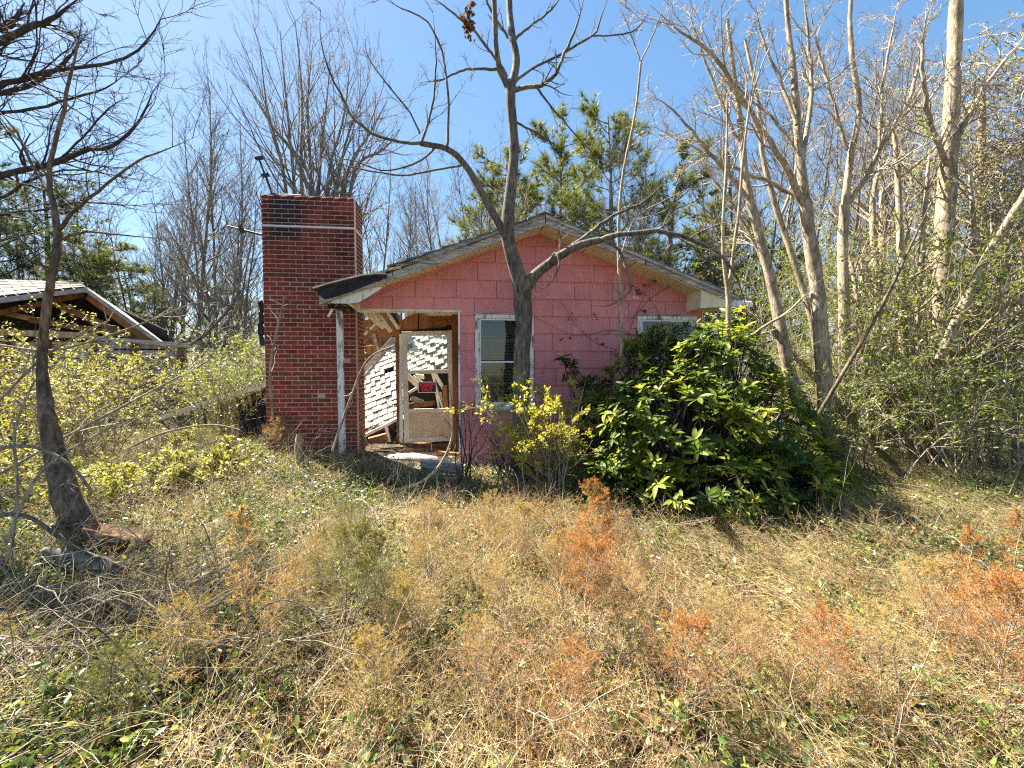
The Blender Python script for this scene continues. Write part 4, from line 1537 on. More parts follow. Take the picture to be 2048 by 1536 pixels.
# tree out of frame on the left whose limbs hang into the picture
Yo = 4.6
bare_tree('overhanging_tree', 'dark bare limbs of a big tree reaching in from the left edge',
          [[(-330, 1010, Yo, 150), (-320, 700, Yo, 120), (-280, 400, Yo, 100), (-200, 200, Yo, 70), (-120, 60, Yo, 50), (-60, -60, Yo, 36)]],
          [[(-285, 420, Yo, 40), (-120, 380, Yo - .2, 22), (0, 352, Yo - .3, 17), (60, 335, Yo - .4, 15), (115, 325, Yo - .4, 13), (165, 302, Yo - .4, 11), (215, 298, Yo - .5, 9), (255, 268, Yo - .5, 8), (290, 225, Yo - .5, 6), (310, 175, Yo - .6, 4), (345, 140, Yo - .6, 2)],
           [(-250, 330, Yo, 34), (-100, 230, Yo - .2, 20), (0, 168, Yo - .3, 14), (50, 155, Yo - .3, 12), (110, 140, Yo - .3, 10), (190, 132, Yo - .4, 8), (260, 112, Yo - .4, 6), (300, 75, Yo - .4, 5), (320, 40, Yo - .5, 4), (338, 0, Yo - .5, 2)],
           [(-200, 215, Yo, 34), (-100, 140, Yo - .2, 22), (0, 85, Yo - .3, 17), (60, 55, Yo - .3, 14), (110, 35, Yo - .3, 12), (160, -5, Yo - .4, 9)],
           [(-130, 260, Yo, 20), (-50, 205, Yo, 15), (0, 190, Yo, 12), (60, 170, Yo, 11), (110, 140, Yo, 8), (150, 100, Yo, 6), (165, 40, Yo, 4)],
           [(-130, 90, Yo, 26), (-60, 60, Yo, 18), (0, 55, Yo, 14), (25, 45, Yo, 12), (50, 5, Yo, 8)],
           [(-220, 320, Yo, 20), (-80, 240, Yo + .3, 14), (0, 228, Yo + .3, 9), (80, 215, Yo + .3, 7), (150, 195, Yo + .3, 6), (215, 175, Yo + .3, 5), (258, 140, Yo + .3, 3)],
           [(115, 325, Yo - .4, 6), (160, 280, Yo - .3, 5), (210, 225, Yo - .2, 4), (240, 200, Yo - .2, 3)],
           [(-100, 420, Yo, 14), (0, 395, Yo, 8), (60, 360, Yo, 7), (130, 340, Yo, 5), (200, 345, Yo, 4), (260, 360, Yo, 2)],
           [(-150, 470, Yo, 14), (0, 430, Yo + .2, 8), (90, 418, Yo + .2, 6), (160, 405, Yo + .2, 5), (260, 410, Yo + .2, 3), (380, 408, Yo + .3, 2)]],
          'bark_dark', LV(16, 6, 3, (.14, .30), (.35, .65), (.3, .55), up=.06, wob=.15, rm=(.0045, .003, .002), rr=.4), seed=11, slim=.72)

# clump of slim grey trees behind the chimney
Yb = 13.0
st_ = []
rngc = np.random.default_rng(17)
tops = [(520, 90), (560, 60), (590, 40), (625, 90), (660, 130), (700, 120), (740, 160), (775, 200), (800, 260), (505, 180)]
trl = []
for i, (tx, ty) in enumerate(tops):
    bx = 632 + (i - 4.5) * 9
    mx = bx + (tx - bx) * .38
    trl.append([(bx, 760, Yb, 11), (bx + (mx - bx) * .25, 560, Yb, 10), (mx * .6 + bx * .4, 420, Yb + .2, 8), (mx, 330, Yb + .3, 6), ((mx + tx) / 2 + (i % 3 - 1) * 8, (330 + ty) / 2 + 5, Yb + .4, 4), (tx, ty, Yb + .5, 1)])
bare_tree('clump_tree', 'many stemmed bare grey tree rising right behind the chimney', trl, [], 'bark_far',
          [], twig_from_trunk=15, tlev=LV(0, 6, 3, (.18, .38), (.35, .6), (.35, .6), up=.10, wob=.1, rm=(.009, .006, .004), ang=(.65, .15)), seed=19, trunk_k=6)

# generic bare tree meshes for the woods
def wood_mesh(seed, h, r, nb, bark, spread=(.12, .28), up=.1, stems=1, lean=.05, n2=5, n3=3, rm=(.010, .007, .005), t0=.25):
    rng = np.random.default_rng(seed)
    b = np.zeros((stems, 3))
    b[:, :2] = rng.normal(0, .12 * (stems > 1), (stems, 2))
    d = np.zeros((stems, 3))
    d[:, 2] = 1
    d[:, :2] = rng.normal(0, lean, (stems, 2))
    P, R = extend(rng, b, d, np.full(stems, h) * rng.uniform(.8, 1, stems), np.full(stems, r), 14, .035, .03, .12)
    lv = LV(nb, n2, n3, spread, (.35, .6), (.35, .6), up=up, wob=.11, rm=rm, ang=(.75, .2))
    lv[0]['t'] = (t0, 1)
    g = grow(rng, P, R, lv)
    return tubes_mesh('trunk', [(P, R, 6)], M[bark]), tubes_mesh('crown', g, M[bark], 3)


wm = [wood_mesh(100, 13, .10, 46, 'bark_far'), wood_mesh(101, 12, .085, 40, 'bark_far', (.14, .3)), wood_mesh(102, 11, .08, 34, 'bark_far', stems=3, lean=.14),
      wood_mesh(103, 9, .06, 30, 'bark_far', (.15, .3), stems=2, lean=.1), wood_mesh(104, 14, .13, 50, 'bark_far', (.15, .3))]


def wood_tree(k, x, y, sc, rz, label, group):
    r = empty('bare_tree', (x, y, float(G(x, y)) * (abs(x) < 13) - .05), rz)
    r.scale = (sc, sc, sc)
    link('trunk', wm[k][0], r)
    link('crown', wm[k][1], r)
    tag(r, label, 'tree', group)
    return r


rng = np.random.default_rng(55)
# the slim trees left of the chimney
for i, (px, top, k, Y) in enumerate([(388, 190, 0, 15), (420, 175, 1, 16.5), (452, 330, 3, 14), (345, 280, 1, 18), (318, 330, 3, 17), (300, 420, 2, 16), (478, 260, 0, 19), (405, 300, 2, 14.5), (372, 250, 4, 20), (505, 330, 1, 20)]):
    p = at(px, 735, Y)
    h = (735 - top) / F_PX * Y + 1.5
    base_h = (13, 12, 11, 9, 14)[k]
    lab = ['tall slim bare tree left of the chimney, tallest of its grove', 'tall pale slim bare tree nearest the chimney aerial'][i] if i < 2 else 'thin bare grey tree in the grove between shed and chimney'
    wood_tree(k, p[0], p[1], h / base_h, rng.uniform(0, 6.28), lab, 'slim bare trees left of the chimney')
# trees behind the house, between chimney and ridge, and to the right
for i in range(15):
    px = 735 + i * 40 + rng.uniform(-12, 12)
    Y = rng.uniform(15, 22)
    p = at(px, 735, Y)
    h = (735 - rng.uniform(300, 400)) / F_PX * Y + 1.5
    k = int(rng.integers(0, 5))
    wood_tree(k, p[0], p[1], h / (13, 12, 11, 9, 14)[k], rng.uniform(0, 6.28), 'thin bare grey tree in the woods behind the house roof', 'bare trees behind the house')
for i in range(18):
    px = 1330 + i * 46 + rng.uniform(-14, 14)
    Y = rng.uniform(11, 20)
    p = at(px, 735, Y)
    h = (735 - rng.uniform(30, 330)) / F_PX * Y + 1.5
    k = int(rng.integers(0, 5))
    wood_tree(k, p[0], p[1], h / (13, 12, 11, 9, 14)[k], rng.uniform(0, 6.28), 'thin bare tree in the woods right of the house', 'bare trees right of the house')
for i in range(8):
    px = -120 + i * 60 + rng.uniform(-14, 14)
    Y = rng.uniform(16, 24)
    p = at(px, 735, Y)
    h = (735 - rng.uniform(330, 480)) / F_PX * Y + 1.5
    k = int(rng.integers(0, 5))
    wood_tree(k, p[0], p[1], h / (13, 12, 11, 9, 14)[k], rng.uniform(0, 6.28), 'thin bare tree in the woods behind the shed', 'bare trees behind the shed')

# ---- the sunlit tan trees on the right --------------------------------------
TL = LV(15, 6, 3, (.16, .36), (.35, .6), (.35, .55), up=.07, wob=.13, rm=(.006, .0045, .0035))
bare_tree('tan_tree', 'large tan tree with a straight trunk right of the dark shrub',
          [[(1692, 960, 5.9, 36.8), (1662, 860, 5.9, 30.4), (1650, 780, 5.9, 28.8), (1643, 680, 5.9, 26.4), (1632, 560, 6, 24.0), (1618, 470, 6, 22.4), (1610, 400, 6, 21.6)],
           [(1610, 410, 6, 19.2), (1602, 330, 6, 15.2), (1594, 240, 6.1, 12.8), (1588, 150, 6.1, 10.4), (1577, 60, 6.2, 8.8), (1570, -30, 6.2, 7.2)]],
          [[(1610, 412, 6, 14.4), (1575, 345, 5.9, 12.0), (1540, 285, 5.8, 10.4), (1500, 225, 5.7, 8.8), (1455, 150, 5.6, 8.0), (1400, 90, 5.5, 6.4), (1350, 55, 5.4, 4.8), (1300, 10, 5.4, 3.2)],
           [(1600, 330, 6, 9.6), (1620, 220, 6.2, 8.0), (1622, 130, 6.3, 6.4), (1615, 50, 6.3, 4.8), (1605, -30, 6.3, 4.0)],
           [(1612, 400, 6, 11.2), (1560, 375, 6.2, 8.0), (1490, 345, 6.3, 7.2), (1420, 310, 6.3, 5.6), (1360, 280, 6.4, 4.0), (1300, 250, 6.4, 2.4)],
           [(1595, 250, 6, 7.2), (1560, 160, 6.2, 5.6), (1530, 90, 6.2, 4.8), (1510, 10, 6.2, 3.2)],
           [(1590, 300, 6, 6.4), (1540, 230, 6.2, 4.8), (1500, 200, 6.2, 4.0), (1440, 130, 6.4, 3.2), (1390, 20, 6.4, 2.4)]],
          'bark_tan', TL, seed=31, trunk_k=10)
bare_tree('tan_tree', 'slender curved tan tree leaning left, nearest the house corner',
          [[(1672, 910, 6.1, 32.0), (1632, 862, 6.1, 27.2), (1598, 805, 6.1, 25.6), (1578, 740, 6.1, 23.2), (1562, 660, 6.1, 21.6), (1548, 590, 6.2, 20.0), (1525, 490, 6.2, 17.6), (1500, 400, 6.2, 16.0), (1488, 330, 6.3, 13.6), (1480, 240, 6.3, 11.2), (1468, 150, 6.4, 8.8), (1455, 40, 6.4, 6.4)]],
          [[(1500, 400, 6.2, 9.6), (1440, 330, 6, 7.2), (1390, 270, 6, 5.6), (1340, 215, 6, 4.0), (1300, 190, 6, 2.4)],
           [(1485, 300, 6.3, 8.0), (1440, 200, 6.4, 6.4), (1410, 120, 6.4, 4.8), (1380, 30, 6.4, 3.2)],
           [(1540, 560, 6.2, 6.4), (1505, 480, 6.4, 5.6), (1460, 400, 6.4, 4.0), (1410, 340, 6.4, 2.4)]],
          'bark_tan', TL, seed=32, trunk_k=9)
bare_tree('tan_tree', 'tan tree with a wide fork behind the large tan trunk',
          [[(1702, 940, 6.5, 28.8), (1692, 820, 6.5, 22.4), (1690, 700, 6.5, 20.8), (1688, 600, 6.5, 19.2), (1686, 480, 6.6, 17.6), (1690, 410, 6.6, 17.6)],
           [(1690, 415, 6.6, 14.4), (1700, 320, 6.6, 12.0), (1718, 220, 6.7, 10.4), (1705, 120, 6.7, 8.8), (1700, 40, 6.8, 7.2), (1705, -40, 6.8, 5.6)]],
          [[(1690, 415, 6.6, 11.2), (1735, 350, 6.5, 9.6), (1770, 280, 6.4, 8.8), (1815, 210, 6.3, 7.2), (1840, 120, 6.3, 5.6), (1862, 20, 6.3, 4.0)],
           [(1695, 300, 6.6, 7.2), (1665, 200, 6.7, 5.6), (1640, 110, 6.8, 4.8), (1620, 20, 6.8, 3.2)],
           [(1760, 300, 6.4, 5.6), (1765, 180, 6.5, 4.8), (1780, 90, 6.6, 4.0), (1795, 10, 6.6, 3.2)]],
          'bark_tan', TL, seed=33, trunk_k=9)
bare_tree('tan_tree', 'thin pale tan tree just left of the large tan trunk',
          [[(1645, 885, 6.6, 17.6), (1640, 780, 6.6, 13.6), (1628, 660, 6.6, 12.8), (1600, 560, 6.7, 12.0), (1570, 470, 6.8, 11.2), (1548, 400, 6.8, 10.4), (1525, 310, 6.9, 8.8), (1515, 200, 6.9, 7.2), (1490, 80, 7, 4.8)]],
          [[(1560, 440, 6.8, 6.4), (1590, 350, 6.9, 4.8), (1600, 250, 6.9, 4.0), (1640, 150, 7, 3.2)]],
          'bark_tan', TL, seed=34, trunk_k=8)
bare_tree('vine_tree', 'tall straight tan trunk rising beside the vine covered mass at the right',
          [[(1868, 960, 6.3, 40.0), (1876, 800, 6.3, 35.2), (1884, 600, 6.3, 32.0), (1892, 400, 6.4, 28.8), (1902, 250, 6.4, 25.6), (1908, 120, 6.5, 22.4), (1915, -40, 6.5, 19.2)]],
          [[(1900, 350, 6.4, 11.2), (1860, 240, 6.2, 8.0), (1845, 130, 6.1, 6.4), (1850, 40, 6.1, 4.8)],
           [(1902, 300, 6.4, 11.2), (1960, 190, 6.2, 8.0), (2010, 120, 6.1, 6.4), (2070, 50, 6, 4.8)]],
          'bark_tan', TL, seed=35, trunk_k=10)
bare_tree('slanting_tree', 'pale limb slanting up to the right edge through the vines',
          [[(1880, 720, 5.6, 17.6), (1950, 560, 5.5, 15.2), (2000, 470, 5.4, 13.6), (2050, 390, 5.3, 12.0), (2130, 250, 5.2, 9.6)]], [],
          'bark_tan', [], seed=36)
o = limb([(1602, 888, 5.2, 8), (1660, 790, 5.1, 7.5), (1740, 655, 5.0, 7), (1790, 560, 4.9, 5.5), (1822, 490, 4.9, 4), (1870, 390, 4.9, 1.5)], 20)
oo = link('leaning_stick', tubes_mesh('leaning_stick', [(o[0][None], o[1][None], 7)], M['bark_brown']))
tag(oo, 'dark thin dead stick leaning diagonally in front of the tan trunks', 'stick')
rngr = np.random.default_rng(66)
for i, (px, top, d) in enumerate([(1745, 380, 18), (1768, 330, 20), (1792, 420, 14), (1815, 260, 20), (1838, 300, 13), (1855, 350, 18), (1925, 330, 20), (1945, 360, 13), (1975, 350, 15), (2000, 380, 13), (2030, 330, 16), (1725, 420, 12)]):
    Y = rngr.uniform(5.8, 7.4)
    tx = px + rngr.uniform(-30, 40)
    b_y = CY - (F_PX * 0) + 735 - 768 + 1.55 / Y * F_PX
    bare_tree('thicket_stem', ['thin sunlit stem in the thicket, slightly leaning' , 'thin sunlit stem in the thicket at the right'][1], [[(px, b_y + 8, Y, d), (px + rngr.uniform(-8, 8), 780, Y, d * .85), ((px + tx) / 2 + rngr.uniform(-10, 10), 600, Y, d * .7), (tx, top + 80, Y + .2, d * .5), (tx + rngr.uniform(-20, 20), top, Y + .3, d * .25)]], [], 'bark_tan', [],
              group='thicket stems at the right', seed=200 + i, trunk_k=6, twig_from_trunk=16, tlev=LV(0, 4, 0, (.15, .4), (.35, .6), up=.06, wob=.15, rm=(.006, .004, .003)))

# saplings in front of the gable
bare_tree('sapling', 'slim grey sapling rising behind the shrub in front of the gable',
          [[(1243, 735, 5.45, 8.8), (1240, 600, 5.45, 7.2), (1237, 470, 5.45, 6.4), (1246, 350, 5.4, 5.6), (1270, 230, 5.4, 4.8), (1282, 122, 5.4, 4.0)]],
          [[(1282, 124, 5.4, 3.2), (1262, 70, 5.4, 2.4), (1240, 10, 5.4, 1.6)], [(1282, 124, 5.4, 3.2), (1310, 60, 5.4, 2.4), (1330, 0, 5.4, 1.6)], [(1238, 520, 5.4, 3.2), (1270, 440, 5.3, 2.4), (1330, 400, 5.2, 2.4), (1400, 370, 5.2, 1.6)]],
          'bark_tan', LV(5, 3, 0, (.2, .4), rm=(.004, .003, .002)), seed=41)
bare_tree('sapling', 'pale forked sapling growing through the top of the shrub at the roof corner',
          [[(1456, 730, 5.0, 11), (1457, 650, 5.0, 10), (1456, 585, 5.0, 9), (1448, 530, 5.0, 7), (1446, 450, 5.0, 6), (1452, 340, 5.0, 5), (1455, 200, 5.0, 3)],
           [(1457, 592, 5.0, 8), (1466, 510, 5.0, 6), (1478, 420, 5.0, 6), (1486, 320, 5.0, 5), (1500, 200, 5.0, 3), (1520, 80, 5.0, 2)]],
          [[(1470, 710, 5.0, 7), (1520, 660, 4.9, 6), (1580, 620, 4.9, 5), (1640, 560, 4.8, 3)]],
          'bark_tan', LV(5, 3, 0, (.2, .4), rm=(.004, .003, .002)), seed=42)

# ------------------------------------------------------------------ pines
def needle_tufts(rng, ends, dirs, n_each, ln, wd):
    n = len(ends) * n_each
    d = norm(np.repeat(dirs, n_each, 0) * 1.1 + rng.normal(0, .75, (n, 3)))
    nr = norm(np.cross(d, rng.normal(0, 1, (n, 3))))
    c = np.cross(nr, d)
    return np.repeat(ends, n_each, 0), np.stack([d, c, nr], 1), np.stack([rng.uniform(.6, 1, n) * ln, np.full(n, wd), np.full(n, 1.)], 1)


def pine_meshes(seed, h, r0, t0, spread, mat, bark, nb=44, tuft=16, ln=.2, wd=.12):
    rng = np.random.default_rng(seed)
    P, R = extend(rng, np.zeros((1, 3)), np.array([[0, 0, 1.]]), np.array([h]), np.array([r0]), 14, .02, .03, .15)
    b = spawn(rng, P, R, nb, t0, .98, (1.2, .15), (spread, spread * 1.4), np.array([h]), .35, .02)
    B1 = extend(rng, *b[:1], b[1], b[2] * np.clip(1.25 - .5 * (b[0][:, 2] / h), .3, 1), b[3], 6, .1, .05, .3)
    L1 = polyl(B1[0])
    g = grow(rng, B1[0], B1[1], [dict(n=9, t=(.25, 1), ang=(.8, .2), lr=(.25, .45), rr=.5, rmin=.01, seg=4, wob=.15, up=.12, tip=.5, k=3)], L1)
    Q = g[0][0]
    ends = np.concatenate([Q[:, -1], Q[:, 2], B1[0][:, -1]])
    dirs = norm(np.concatenate([Q[:, -1] - Q[:, -2], Q[:, 3] - Q[:, 2], B1[0][:, -1] - B1[0][:, -2]]))
    pos, Mx, sc = needle_tufts(rng, ends, dirs, tuft, ln, wd)
    n = len(pos)
    k = 3
    TV = np.array(L_NEEDLE[0], float)
    V = np.einsum('nki,nij->nkj', TV[None] * sc[:, None, :], Mx) + pos[:, None]
    F = np.arange(n * 3).reshape(n, 3)
    tint = np.repeat(np.clip(rng.normal(.5, .25, len(ends)), 0, 1), tuft)
    me = np_mesh('crown', V.reshape(-1, 3), [F], M[mat], tint=np.repeat(tint, 3))
    mb_ = tubes_mesh('branches', [(B1[0], B1[1], 4)] + g, M[bark], 3)
    mt = tubes_mesh('trunk', [(P, R, 7)], M[bark])
    return mt, mb_, me


pa = pine_meshes(301, 9.0, .16, .3, .22, 'pine', 'bark_dark', nb=40, tuft=26, ln=.26, wd=.10)
pb_ = pine_meshes(302, 9.0, .14, .25, .2, 'pine_far', 'bark_far', nb=52, tuft=24, ln=.3, wd=.11)


def pine(ms, px, Y, top, rz, label, wide=1.0, group=None):
    p = at(px, 735, Y)
    h = (735 - top) / F_PX * Y + 1.5
    r = empty('pine_tree', (p[0], p[1], 0), rz)
    s = h / 9.0
    r.scale = (s * wide, s * wide, s)
    link('trunk', ms[0], r)
    link('branches', ms[1], r)
    link('crown', ms[2], r)
    tag(r, label, 'pine tree', group)


pine(pa, 10, 12.5, 265, .4, 'dark green pine at the left edge behind the shed roof', 1.0)
pine(pa, 95, 15, 370, 2.2, 'second dark pine beside the one at the left edge', 1.2)
pine(pb_, 190, 15, 480, 1.0, 'low light green pine behind the shed gable', 1.7)
pine(pb_, 285, 19, 545, 3.0, 'small pine between the shed and the grove', 1.8)
pine(pb_, 1215, 15, 225, 0.6, 'tallest yellow green pine above the house ridge', 1.05)
pine(pb_, 1040, 17, 330, 2.0, 'yellow green pine left of the ridge behind the forked tree', 1.25)
pine(pb_, 1130, 18, 300, 3.3, 'pine between the two others behind the ridge', 1.1)
pine(pb_, 1330, 16, 340, 4.4, 'pine half hidden by bare branches right of the ridge', 1.1)
pine(pb_, 965, 21, 400, 5.0, 'small far pine just above the left roof slope', 1.3)
pine(pb_, 1450, 17, 420, 1.3, 'green pine seen between the tan trunks and the roof corner', 1.5)
pine(pb_, 470, 19, 580, 1.9, 'low pine just left of the chimney', 1.8)
pine(pb_, 1570, 15, 520, 2.9, 'low pine behind the slender tan trees', 1.6)

# ------------------------------------------------------------------ far woods and brush behind everything
def woods_mesh(seed, n, width, depth, hmin, hmax):
    rng = np.random.default_rng(seed)
    b = np.stack([rng.uniform(-width, width, n), rng.uniform(-depth, depth, n), np.zeros(n)], -1)
    d = np.stack([rng.normal(0, .06, n), rng.normal(0, .06, n), np.ones(n)], -1)
    h = rng.uniform(hmin, hmax, n)
    P, R = extend(rng, b, d, h, h * .008, 8, .03, .04, .2)
    lv = LV(16, 5, 2, (.12, .3), (.35, .6), (.4, .6), up=.1, wob=.12, rm=(.016, .012, .01))
    return tubes_mesh('far_woods', [(P, R, 4)] + grow(rng, P, R, lv, h), M['bark_far'], 3)


fw = [woods_mesh(401, 26, 7, 3, 5, 10), woods_mesh(402, 26, 7, 3, 4, 9)]
for i in range(12):
    o = link('far_woods', fw[i % 2])
    o.location = (-46 + i * 8.4, 26 + 4 * math.sin(i * 2.1), 0)
    o.rotation_euler = (0, 0, .3 * math.sin(i * 5))
    tag(o, 'grey mass of leafless far woods closing the view', 'woods', kind='stuff')


def brush(seed, xr, yr, n, hh, leafn, name, label, lm='honey', ls=(.04, .08), bark='bark_far'):
    rng = np.random.default_rng(seed)
    b = np.stack([rng.uniform(*xr, n), rng.uniform(*yr, n), np.zeros(n)], -1)
    d = norm(np.stack([rng.normal(0, .5, n), rng.normal(0, .5, n), np.ones(n)], -1))
    L = rng.uniform(.5, 1.0, n) * hh
    P, R = extend(rng, b, d, L, np.full(n, .011), 6, .2, .02, .4)
    g = grow(rng, P, R, [dict(n=6, t=(.2, 1), ang=(.8, .25), lr=(.25, .5), rr=.6, rmin=.005, seg=4, wob=.22, up=.0, tip=.5, k=3),
                         dict(n=3, t=(.2, 1), ang=(.8, .25), lr=(.35, .6), rr=.6, rmin=.004, seg=3, wob=.22, up=.0, tip=.5, k=3)], L)
    o = link(name, tubes_mesh(name, [(P, R, 4)] + g, M[bark], 3))
    tag(o, label, 'brush', kind='stuff')
    if leafn:
        pos, dr = pts_on(rng, g[1][0], leafn, .2)
        o2 = scatter(name + '_leaves', *L_DIAMOND, pos + rng.normal(0, .03, pos.shape), orient(rng, leafn, .6), rng.uniform(*ls, leafn), M[lm], np.clip(rng.normal(.45, .25, leafn), 0, 1))
        tag(o2, label + ', its leaves', 'brush', kind='stuff')


brush(501, (-17, -1), (10.5, 17), 420, 3.2, 16000, 'brush', 'tangled pale brush between shed, chimney and woods')
brush(502, (3.6, 17), (7.5, 14), 420, 3.0, 9000, 'brush', 'tangled tan brush under the trees at the right', 'litter')
brush(503, (-1, 5), (13.5, 19), 220, 4.2, 5000, 'brush', 'tangled brush behind the house')

# ------------------------------------------------------------------ big glossy shrub by the right window
def bush():
    rng = np.random.default_rng(71)
    lobes = [((1440, 745), 5.15, .62, .55), ((1300, 760), 5.5, .62, .55), ((1225, 845), 5.35, .50, .60), ((1350, 870), 4.85, .85, .75), ((1500, 860), 4.8, .68, .68), ((1240, 965), 4.75, .52, .40),
             ((1580, 975), 4.55, .50, .42), ((1420, 975), 4.45, .72, .40), ((1470, 655), 5.3, .22, .26), ((1650, 985), 4.5, .26, .18), ((1395, 680), 5.55, .55, .20), ((1640, 930), 4.9, .35, .28), ((1330, 700), 5.6, .55, .36), ((1410, 660), 5.5, .3, .24), ((1132, 735), 5.7, .17, .16), ((1185, 790), 5.6, .2, .3)]
    C = np.array([at(p[0], p[1], Y - .30 * (Y < 5.25)) for p, Y, _, _ in lobes])
    S = np.array([(rx, rx * .85, rz) for _, _, rx, rz in lobes])
    root_p = gnd(1400, 1000)
    root_p = np.array([root_p[0], 4.9, 0.0])
    root = empty('broadleaf_shrub', root_p)
    tag(root, 'big glossy evergreen shrub with spotted leaves hiding the right window', 'shrub')
    wts = S[:, 0] * S[:, 2]
    cen, dirs = [], []
    while len(cen) < 1050:
        i = rng.choice(len(C), p=wts / wts.sum())
        v = norm(rng.normal(0, 1, 3))
        if v[1] > .55: continue
        rad = rng.uniform(.80, 1.08) if rng.uniform() < .8 else rng.uniform(.5, .8)
        p = C[i] + v * S[i] * rad
        if p[2] < .08: continue
        q = ((p - C) / S)
        if np.any(np.sum(q * q, 1) < .40): continue
        if p[1] > 5.95 + (p[0]) * .1: continue
        cen.append(p)
        dirs.append(norm(v * np.array([1, 1, 1]) + np.array([-.15, 0, .95])))
    cen, dirs = np.array(cen), np.array(dirs)
    # stems from inside to each whorl
    base = root_p + np.stack([rng.normal(0, .45, len(cen)), rng.normal(.1, .2, len(cen)), np.full(len(cen), .02)], -1)
    mid = base * .35 + cen * .65 - dirs * .18
    pts = np.stack([base, base * .6 + mid * .4 + rng.normal(0, .05, base.shape), mid, cen - dirs * .06, cen], 1)
    rad = np.tile(np.array([.016, .011, .008, .005, .004]), (len(cen), 1))
    link('stems', tubes_mesh('stems', [(pts - root_p, rad, 4)], M['bark_dark']), root)
    # leaf: 3 stations with a folded midrib and drooping tip
    def leaf_t(droop):
        st = [(.0, 0, 0), (.18, .09, .02), (.45, .155, .015), (.75, .115, -.05), (1.0, 0, -.05)]
        V = [(0, 0, 0)]
        for a, w, _ in st[1:4]:
            z = -droop * a * a
            V += [(a, w, z + .045), (a, 0, z), (a, -w, z + .045)]
        V.append((1, 0, -droop))
        F3 = [(0, 2, 1), (0, 3, 2), (7, 8, 10), (8, 9, 10)]
        F4 = [(1, 2, 5, 4), (2, 3, 6, 5), (4, 5, 8, 7), (5, 6, 9, 8)]
        return V, [F3, F4]
    pos, fr, sc, tn = [], [], [], []
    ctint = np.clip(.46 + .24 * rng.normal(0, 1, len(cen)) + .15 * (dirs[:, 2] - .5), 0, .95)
    for c, d, t in zip(cen, dirs, ctint):
        n = rng.integers(7, 11)
        a0 = rng.uniform(0, 6.28)
        x = norm(np.cross(d, [.3, .2, 1.0]))
        y = np.cross(d, x)
        ls = rng.uniform(.085, .165)
        for k in range(n):
            th = a0 + k * 2.4
            el = rng.uniform(-.1, .75)
            al = norm((x * math.cos(th) + y * math.sin(th)) * math.cos(el) + d * math.sin(el) + np.array([0, 0, -.03]))
            nr = norm(d - al * np.dot(d, al) + rng.normal(0, .22, 3))
            nr = norm(nr - al * np.dot(nr, al))
            pos.append(c - d * rng.uniform(0, .07))
            fr.append(np.stack([al, np.cross(nr, al), nr]))
            sc.append(ls * rng.uniform(.75, 1.15))
            tn.append(np.clip(t + rng.normal(0, .12), 0, 1))
    pos, fr, sc, tn = np.array(pos), np.array(fr), np.array(sc), np.array(tn)
    # nearest 300 leaves, seen against the lower front, are parts of their own
    vis = sc / np.linalg.norm(pos - O, axis=1) + .004 * (-fr[:, 2, 1])
    order = np.argsort(-vis)
    me_l = []
    for dr in (.04, .14, .28):
        for tnt in (.15, .35, .55, .75):
            V, F = leaf_t(dr)
            me_l.append(np_mesh('leaf', np.array(V), F, M['laurel'], smooth=True, tint=np.full(len(V), tnt)))
    from mathutils import Matrix
    for q, i in enumerate(order[:295]):
        me = me_l[(q % 3) * 4 + min(3, int(tn[i] * 4))]
        o = link('leaf', me, root)
        R3 = Matrix(fr[i].T.tolist())
        o.matrix_local = Matrix.Translation(Vector((pos[i] - root_p).tolist())) @ R3.to_4x4() @ Matrix.Scale(float(sc[i]), 4)
    rest = order[295:]
    V, F = leaf_t(.14)
    o = scatter('foliage', V, F, pos[rest] - root_p, fr[rest], sc[rest], M['laurel'], tn[rest], root, True)
    o['kind'] = 'stuff'


bush()

# ------------------------------------------------------------------ leafy shrubs
def shrub(name, label, cen, size, nstem, leafn, ls, lm, bark, seed, cat='shrub', group=None, tmp=L_DIAMOND, up=.06, n1=6, n2=4, spread=.55, clump=True, rbase=.010):
    rng = np.random.default_rng(seed)
    c = np.array([cen[0], cen[1], float(G(cen[0], cen[1]))])
    root = empty(name, c)
    tag(root, label, cat, group)
    b = np.stack([rng.normal(0, size[0] * .18, nstem), rng.normal(0, size[0] * .18, nstem), np.full(nstem, -.03)], -1)
    d = norm(np.stack([rng.normal(0, spread, nstem), rng.normal(0, spread, nstem), np.ones(nstem)], -1))
    L = rng.uniform(.6, 1.1, nstem) * size[1]
    P, R = extend(rng, b, d, L, np.full(nstem, rbase), 7, .12, up, .35)
    g = grow(rng, P, R, [dict(n=n1, t=(.25, 1), ang=(.8, .25), lr=(.25, .5), rr=.55, rmin=.003, seg=5, wob=.16, up=up, tip=.4, k=3),
                         dict(n=n2, t=(.2, 1), ang=(.8, .25), lr=(.3, .55), rr=.6, rmin=.002, seg=4, wob=.16, up=up, tip=.5, k=3)], L)
    link('stems', tubes_mesh('stems', [(P, R, 5)] + g, M[bark], 3), root)
    if leafn:
        pos, dr = pts_on(rng, g[1][0], leafn, .15)
        pos = pos + rng.normal(0, .012, pos.shape)
        t = np.clip(rng.normal(.5, .22, leafn), 0, 1)
        o = scatter('foliage', *tmp, pos, orient(rng, leafn, .9, dr), rng.uniform(*ls, leafn), M[lm], t, root)
        o['kind'] = 'stuff'
    return root


def gp(px, py, z=0.0):
    return gnd(px, py, z)


